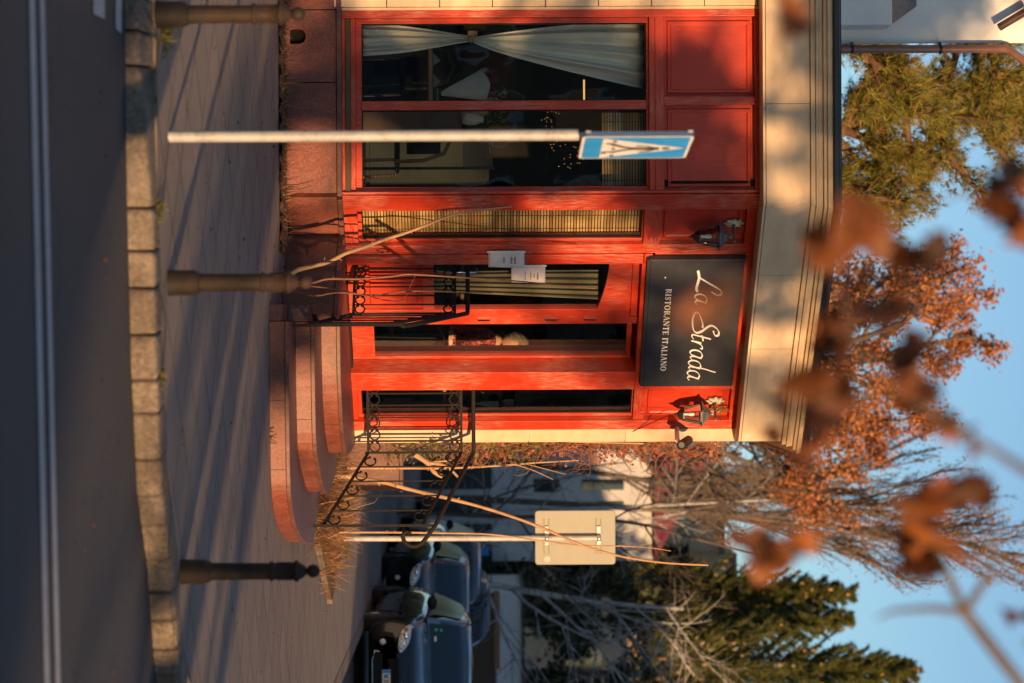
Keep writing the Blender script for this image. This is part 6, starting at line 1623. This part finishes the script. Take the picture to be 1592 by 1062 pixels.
dkg = simple('dark_green_door', (.012, .022, .02), .5, 0, .1)
for (a, b) in ((723, 764), (774, 803), (818, 834), (850, 895)):
    mb = MB(); mb.box(P(0, a, YH).x, P(0, b, YH).x, YH - .05, YH - .01, 0, zm); mb.build('garage_door', dkg, hs)
for (ix0, ix1, iy0, iy1) in ((905, 970, 746, 762), (905, 970, 780, 790), (830, 870, 745, 765)):
    a, b = P(ix0, iy0, YH), P(ix1, iy1, YH); mb = MB(); mb.box(a.x, b.x, YH - .03, YH - .005, a.z, b.z); mb.build('window', M['carglass'], hs)
sgn_ = MB(); a, b = P(740, 850, YH - .1), P(760, 864, YH - .1); sgn_.box(a.x, b.x, YH - .12, YH - .06, a.z, b.z); so_ = sgn_.build('wall_sign', BL, hs)
sgn_ = MB(); sgn_.box(a.x, b.x, YH - .125, YH - .121, a.z, a.z + .07); sgn_.build('red_stripe', simple('sign_red', (.5, .03, .02)), so_)
gr = thing('white_garage', 'low white walled garage with brown doors behind the black car', 'garage', (9, 60, 0)); YG = 60
a = P(812, 905, YG)
mb = MB(); mb.box(a.x + .3, 16, YG, YG + 5, 0, a.z); mb.build('wall', M['stucco'], gr)
mb = MB(); mb.box(a.x + .2, 16.1, YG - .12, YG + 5, a.z, a.z + .06); mb.build('roof', M['dark_metal'], gr)
x0_ = P(0, 925, YG).x; zt_ = P(768, 960, YG).z
for k in range(3): mb = MB(); mb.box(x0_ + k * 2.5, x0_ + 2.4 + k * 2.5, YG - .05, YG - .005, 0, zt_ + .05); mb.build('garage_door', M['wood_dark'], gr)
mb = MB(); mb.box(x0_ - .05, x0_ + 1.9, YG - .09, YG - .055, zt_ - .0, zt_ + .14); mb.build('lintel', M['wood'], gr)
tn = thing('tan_building', 'tall tan sunlit building behind the red roof and the upright trees', 'building', (6, 80, 0)); YT = 80
a, b = P(1119, 690, YT), P(1119, 857, YT); c_ = P(1140, 905, YT)
mb = MB(); mb.box(1.0, b.x, YT, YT + 10, 0, a.z); mb.box(b.x, c_.x + 9, YT + .4, YT + 10, 0, c_.z); mb.build('wall', simple('tan_render', (.46, .36, .24), .9, 0, .12, 1.5), tn)
mb = MB(); mb.box(.9, b.x + .1, YT - .15, YT + 10, a.z, a.z + .15); mb.box(b.x + .101, c_.x + 9, YT + .2, YT + 10, c_.z, c_.z + .15); mb.build('roof', M['zinc'], tn)
for k in range(9):
    for fl_ in range(2):
        x_ = 1.6 + k * 1.7; z_ = 4.2 + fl_ * 2.9
        if z_ + 1.5 < a.z: mb = MB(); mb.box(x_, x_ + .9, YT - .03, YT - .005, z_, z_ + 1.4); wo = mb.build('window', M['carglass'], tn)

# ================================================================== overhanging oak near the camera (trunk outside the frame)
ok = thing('street_oak', 'blurred near oak twigs with brown leaves hanging into the top right of the photo', 'tree', (2.6, 5.2, -.13))
mb = MB(); trunk = [Vector((2.6, 5.2, -.16)), Vector((2.58, 5.2, .6)), Vector((2.5, 5.25, 1.6)), Vector((2.3, 5.2, 2.7)), Vector((2.4, 5.2, 4.6))]
mb.tube(trunk, [.16, .13, .12, .10, .07], 12); mb.build('trunk', M['bark'], ok)
D1 = 5.0
def Q(ix, iy, Y=D1): return P(ix, iy, Y)
br_ = MB()
main = [Vector((2.35, 5.2, 2.6)), Vector((1.8, 5.1, 2.6)), Vector((1.1, 5.0, 2.75)), Q(1592, 1070), Q(1545, 1010), Q(1500, 952)]
br_.tube(main, [.03, .024, .018, .014, .013, .012], 8)
br_.tube([Q(1500, 952), Q(1478, 905), Q(1455, 850), Q(1445, 800), Q(1462, 755)], [.011, .009, .007, .005, .003], 6)
br_.tube([Q(1500, 952), Q(1530, 905), Q(1545, 870), Q(1552, 820)], [.010, .008, .005, .002], 6)
br_.tube([Q(1500, 952), Q(1450, 946), Q(1390, 950), Q(1362, 962)], [.009, .007, .005, .002], 6)
br_.tube([Q(1535, 905), Q(1570, 895), Q(1610, 890)], [.004, .003, .002], 6)
D2 = 4.3
br_.tube([Vector((2.38, 5.2, 3.5)), Vector((1.5, 4.7, 3.4)), Q(1640, 760, D2), Q(1480, 660, D2), Q(1400, 610, D2), Q(1330, 540, D2), Q(1310, 470, D2), Q(1360, 390, D2), Q(1400, 330, D2), Q(1500, 300, D2), Q(1570, 280, D2)], [.03, .02, .012, .004, .0035, .003, .003, .0025, .002, .002, .001], 6)
br_.tube([Q(1400, 610, D2), Q(1290, 620, D2), Q(1200, 640, D2), Q(1160, 560, D2), Q(1100, 480, D2)], [.003, .0025, .002, .0015, .001], 6)
br_.tube([Q(1445, 800), Q(1360, 830), Q(1250, 850), Q(1160, 860)], [.0035, .003, .002, .001], 6)
br_.tube([Q(1310, 470, D2), Q(1260, 350, D2), Q(1240, 200, D2), Q(1225, 60, D2)], [.003, .002, .0015, .001], 6)
br_.build('branches', M['bark'], ok)
def oakleaf(mb, c, size, rx, ry, rz):
    """lobed leaf outline with a folded midrib"""
    Rm = Matrix.Rotation(rz, 3, 'Z') @ Matrix.Rotation(ry, 3, 'Y') @ Matrix.Rotation(rx, 3, 'X'); n = 14; L = []; R = []
    for k in range(n + 1):
        f = k / n; w_ = (.30 * sin(pi * f ** .8) * (1 + .38 * cos(f * 5 * 2 * pi))) + .01; cur = .10 * sin(f * 3.0)
        L.append(c + Rm @ Vector((-w_, f - .5, cur + w_ * .5)) * size); R.append(c + Rm @ Vector((w_, f - .5, cur + w_ * .5)) * size); 
    mid = [c + Rm @ Vector((0, k / n - .5, .10 * sin(k / n * 3.0))) * size for k in range(n + 1)]
    vs = [v for t in zip(L, mid, R) for v in t]; fs = []
    for k in range(n): fs += [(3 * k, 3 * k + 1, 3 * k + 4, 3 * k + 3), (3 * k + 1, 3 * k + 2, 3 * k + 5, 3 * k + 4)]
    mb.add(vs, fs, True)
lr = random.Random(9)
spots = [  # ix, iy, depth, size, count
    (1455, 775, D1, .085, 3), (1425, 770, D1, .07, 2), (1500, 765, D1, .075, 2), (1440, 850, D1, .085, 3), (1395, 855, D1, .07, 2), (1180, 858, 4.8, .075, 3), (1235, 862, 4.8, .06, 2), (1145, 850, 4.8, .05, 1),
    (1250, 600, D2, .085, 4), (1262, 660, D2, .075, 3), (1215, 650, D2, .06, 2), (1290, 545, D2, .06, 2), (1350, 490, D2, .08, 4), (1310, 505, D2, .07, 2), (1395, 560, D2, .07, 4), (1420, 620, D2, .075, 4), (1450, 590, D2, .05, 1),
    (1330, 360, D2, .085, 3), (1290, 365, D2, .06, 2), (1420, 395, D2, .08, 3), (1440, 420, D2, .06, 1), (1560, 290, D2, .085, 3), (1585, 330, D2, .08, 2), (1525, 310, D2, .05, 1), (1222, 40, D2, .06, 2), (1095, 480, 2.6, .045, 2), (1130, 455, 2.6, .035, 1), (1470, 680, D2, .06, 2), (1590, 950, D1, .06, 2), (1490, 690, D2, .05, 1), (1560, 12, D2, .05, 1), (1225, 720, D2, .05, 1)]
lfm = MB()
for (ix, iy, Y, s_, n) in spots:
    for k in range(n + 1 + (n > 2)):
        c = Q(ix + lr.gauss(0, 18), iy + lr.gauss(0, 16), Y + lr.uniform(-.12, .12)); oakleaf(lfm, c, s_ * 1.3 * lr.uniform(.8, 1.25), lr.uniform(-1.6, 1.6), lr.uniform(-1.2, 1.2), lr.uniform(0, 6.3))
# the rest of the crown, above and beside the frame
cr_ = Vector((2.3, 3.6, 4.6))
for k in range(260):
    v = Vector([lr.gauss(0, .6) for _ in range(3)]); oakleaf(lfm, cr_ + v, .09 * lr.uniform(.8, 1.2), lr.uniform(-1.6, 1.6), lr.uniform(-1.2, 1.2), lr.uniform(0, 6.3))
lfo = lfm.build('leaves', M['oakleaf'], ok)

# ================================================================== what stands behind the camera: shades the road, dapples the front
def far_tree(seed, x, y, H_, label, leafn=900, spread=.8, clumps=40):
    return tree('street_tree', label, 'tree', (x, y, -.13), M['bark'], M['oakleaf'], seed=seed, H=H_, spread=spread, levels=4, n0=(8, 4, 3), angle=((30, 65), (25, 55), (25, 55)), up=(0, .03, .03), trunk_r=.17, bend=.09, first=.3, ratio=.5, leafn=leafn, leafs=.10, lf_cluster=.20, minlev=2, clumps=clumps)
far_tree(101, 9.9, -1.5, 9.0, 'bare street tree across the road, nearest behind the viewer', 6400, clumps=38)
far_tree(102, 15.0, -10.0, 10.0, 'second bare street tree across the road behind the viewer', 1400, clumps=16)
far_tree(103, 13.3, -8.0, 9.6, 'third street tree across the road behind the viewer', 3000, clumps=24)
ob = thing('opposite_building', 'long low building across the road behind the viewer', 'building', (10, -34, 0))
t_el = math.tan(SUN_EL); Hb = 7.0; tt = Hb / t_el; cx_, cy_ = -2.42 + sin(SUN_AZ) * tt, 13.4 - cos(SUN_AZ) * tt
mb = MB(); mb.prism([(cx_, cy_), (cx_ + .66 * 25, cy_ - .75 * 25), (-60, cy_ - .75 * 25), (-60, cy_)], -.14, Hb); mb.build('wall', simple('brick_wall_far', (.26, .19, .14), .9, 0, .25, 1), ob)
for k in range(22):
    for fl_ in range(2):
        mb = MB(); x_ = cx_ - 2.2 - k * 2.6; mb.box(x_, x_ + 1.2, cy_ + .005, cy_ + .04, .9 + fl_ * 3, 2.6 + fl_ * 3); wn_o = mb.build('window', M['carglass'], ob); mb = MB(); mb.box(x_ - .12, x_, cy_ + .005, cy_ + .06, .8 + fl_ * 3, 2.7 + fl_ * 3); mb.box(x_ + 1.2, x_ + 1.32, cy_ + .005, cy_ + .06, .8 + fl_ * 3, 2.7 + fl_ * 3); mb.box(x_, x_ + 1.2, cy_ + .005, cy_ + .05, 2.6 + fl_ * 3, 2.7 + fl_ * 3); mb.build('window_frame', M['white'], wn_o)
sbl = thing('shading_house', 'unseen dark brick house added across the side street to shade cars and background', 'building', (27, 28, 0))  # unseen house added, length and height set to shade the cars and background
mb = MB(); mb.box(22, 32, -4.0, 56, -.14, 10.4); mb.build('wall', bpy.data.materials['brick_wall_far'], sbl)
for k in range(12):
    for fl_ in range(2): mb = MB(); mb.box(21.96, 21.995, 4 + k * 4.2, 5.4 + k * 4.2, 1 + fl_ * 3.2, 2.8 + fl_ * 3.2); mb.build('window', M['carglass'], sbl)
for k in range(4):
    tree('street_tree', ['first', 'second', 'third', 'fourth'][k] + ' tree along the far side of the side street, outside the photo', 'tree', (15 + (k % 2) * 3, 24 + 7 * k, -.13), M['bark'], M['fir'], seed=120 + k, H=8, spread=.8, levels=4, n0=(14, 6, 4), angle=((30, 70), (25, 55), (25, 55)), up=(0, .03, .03), trunk_r=.17, bend=.09, first=.2, ratio=.45, leafn=2500, leafs=.16, lf_cluster=.25, minlev=2)
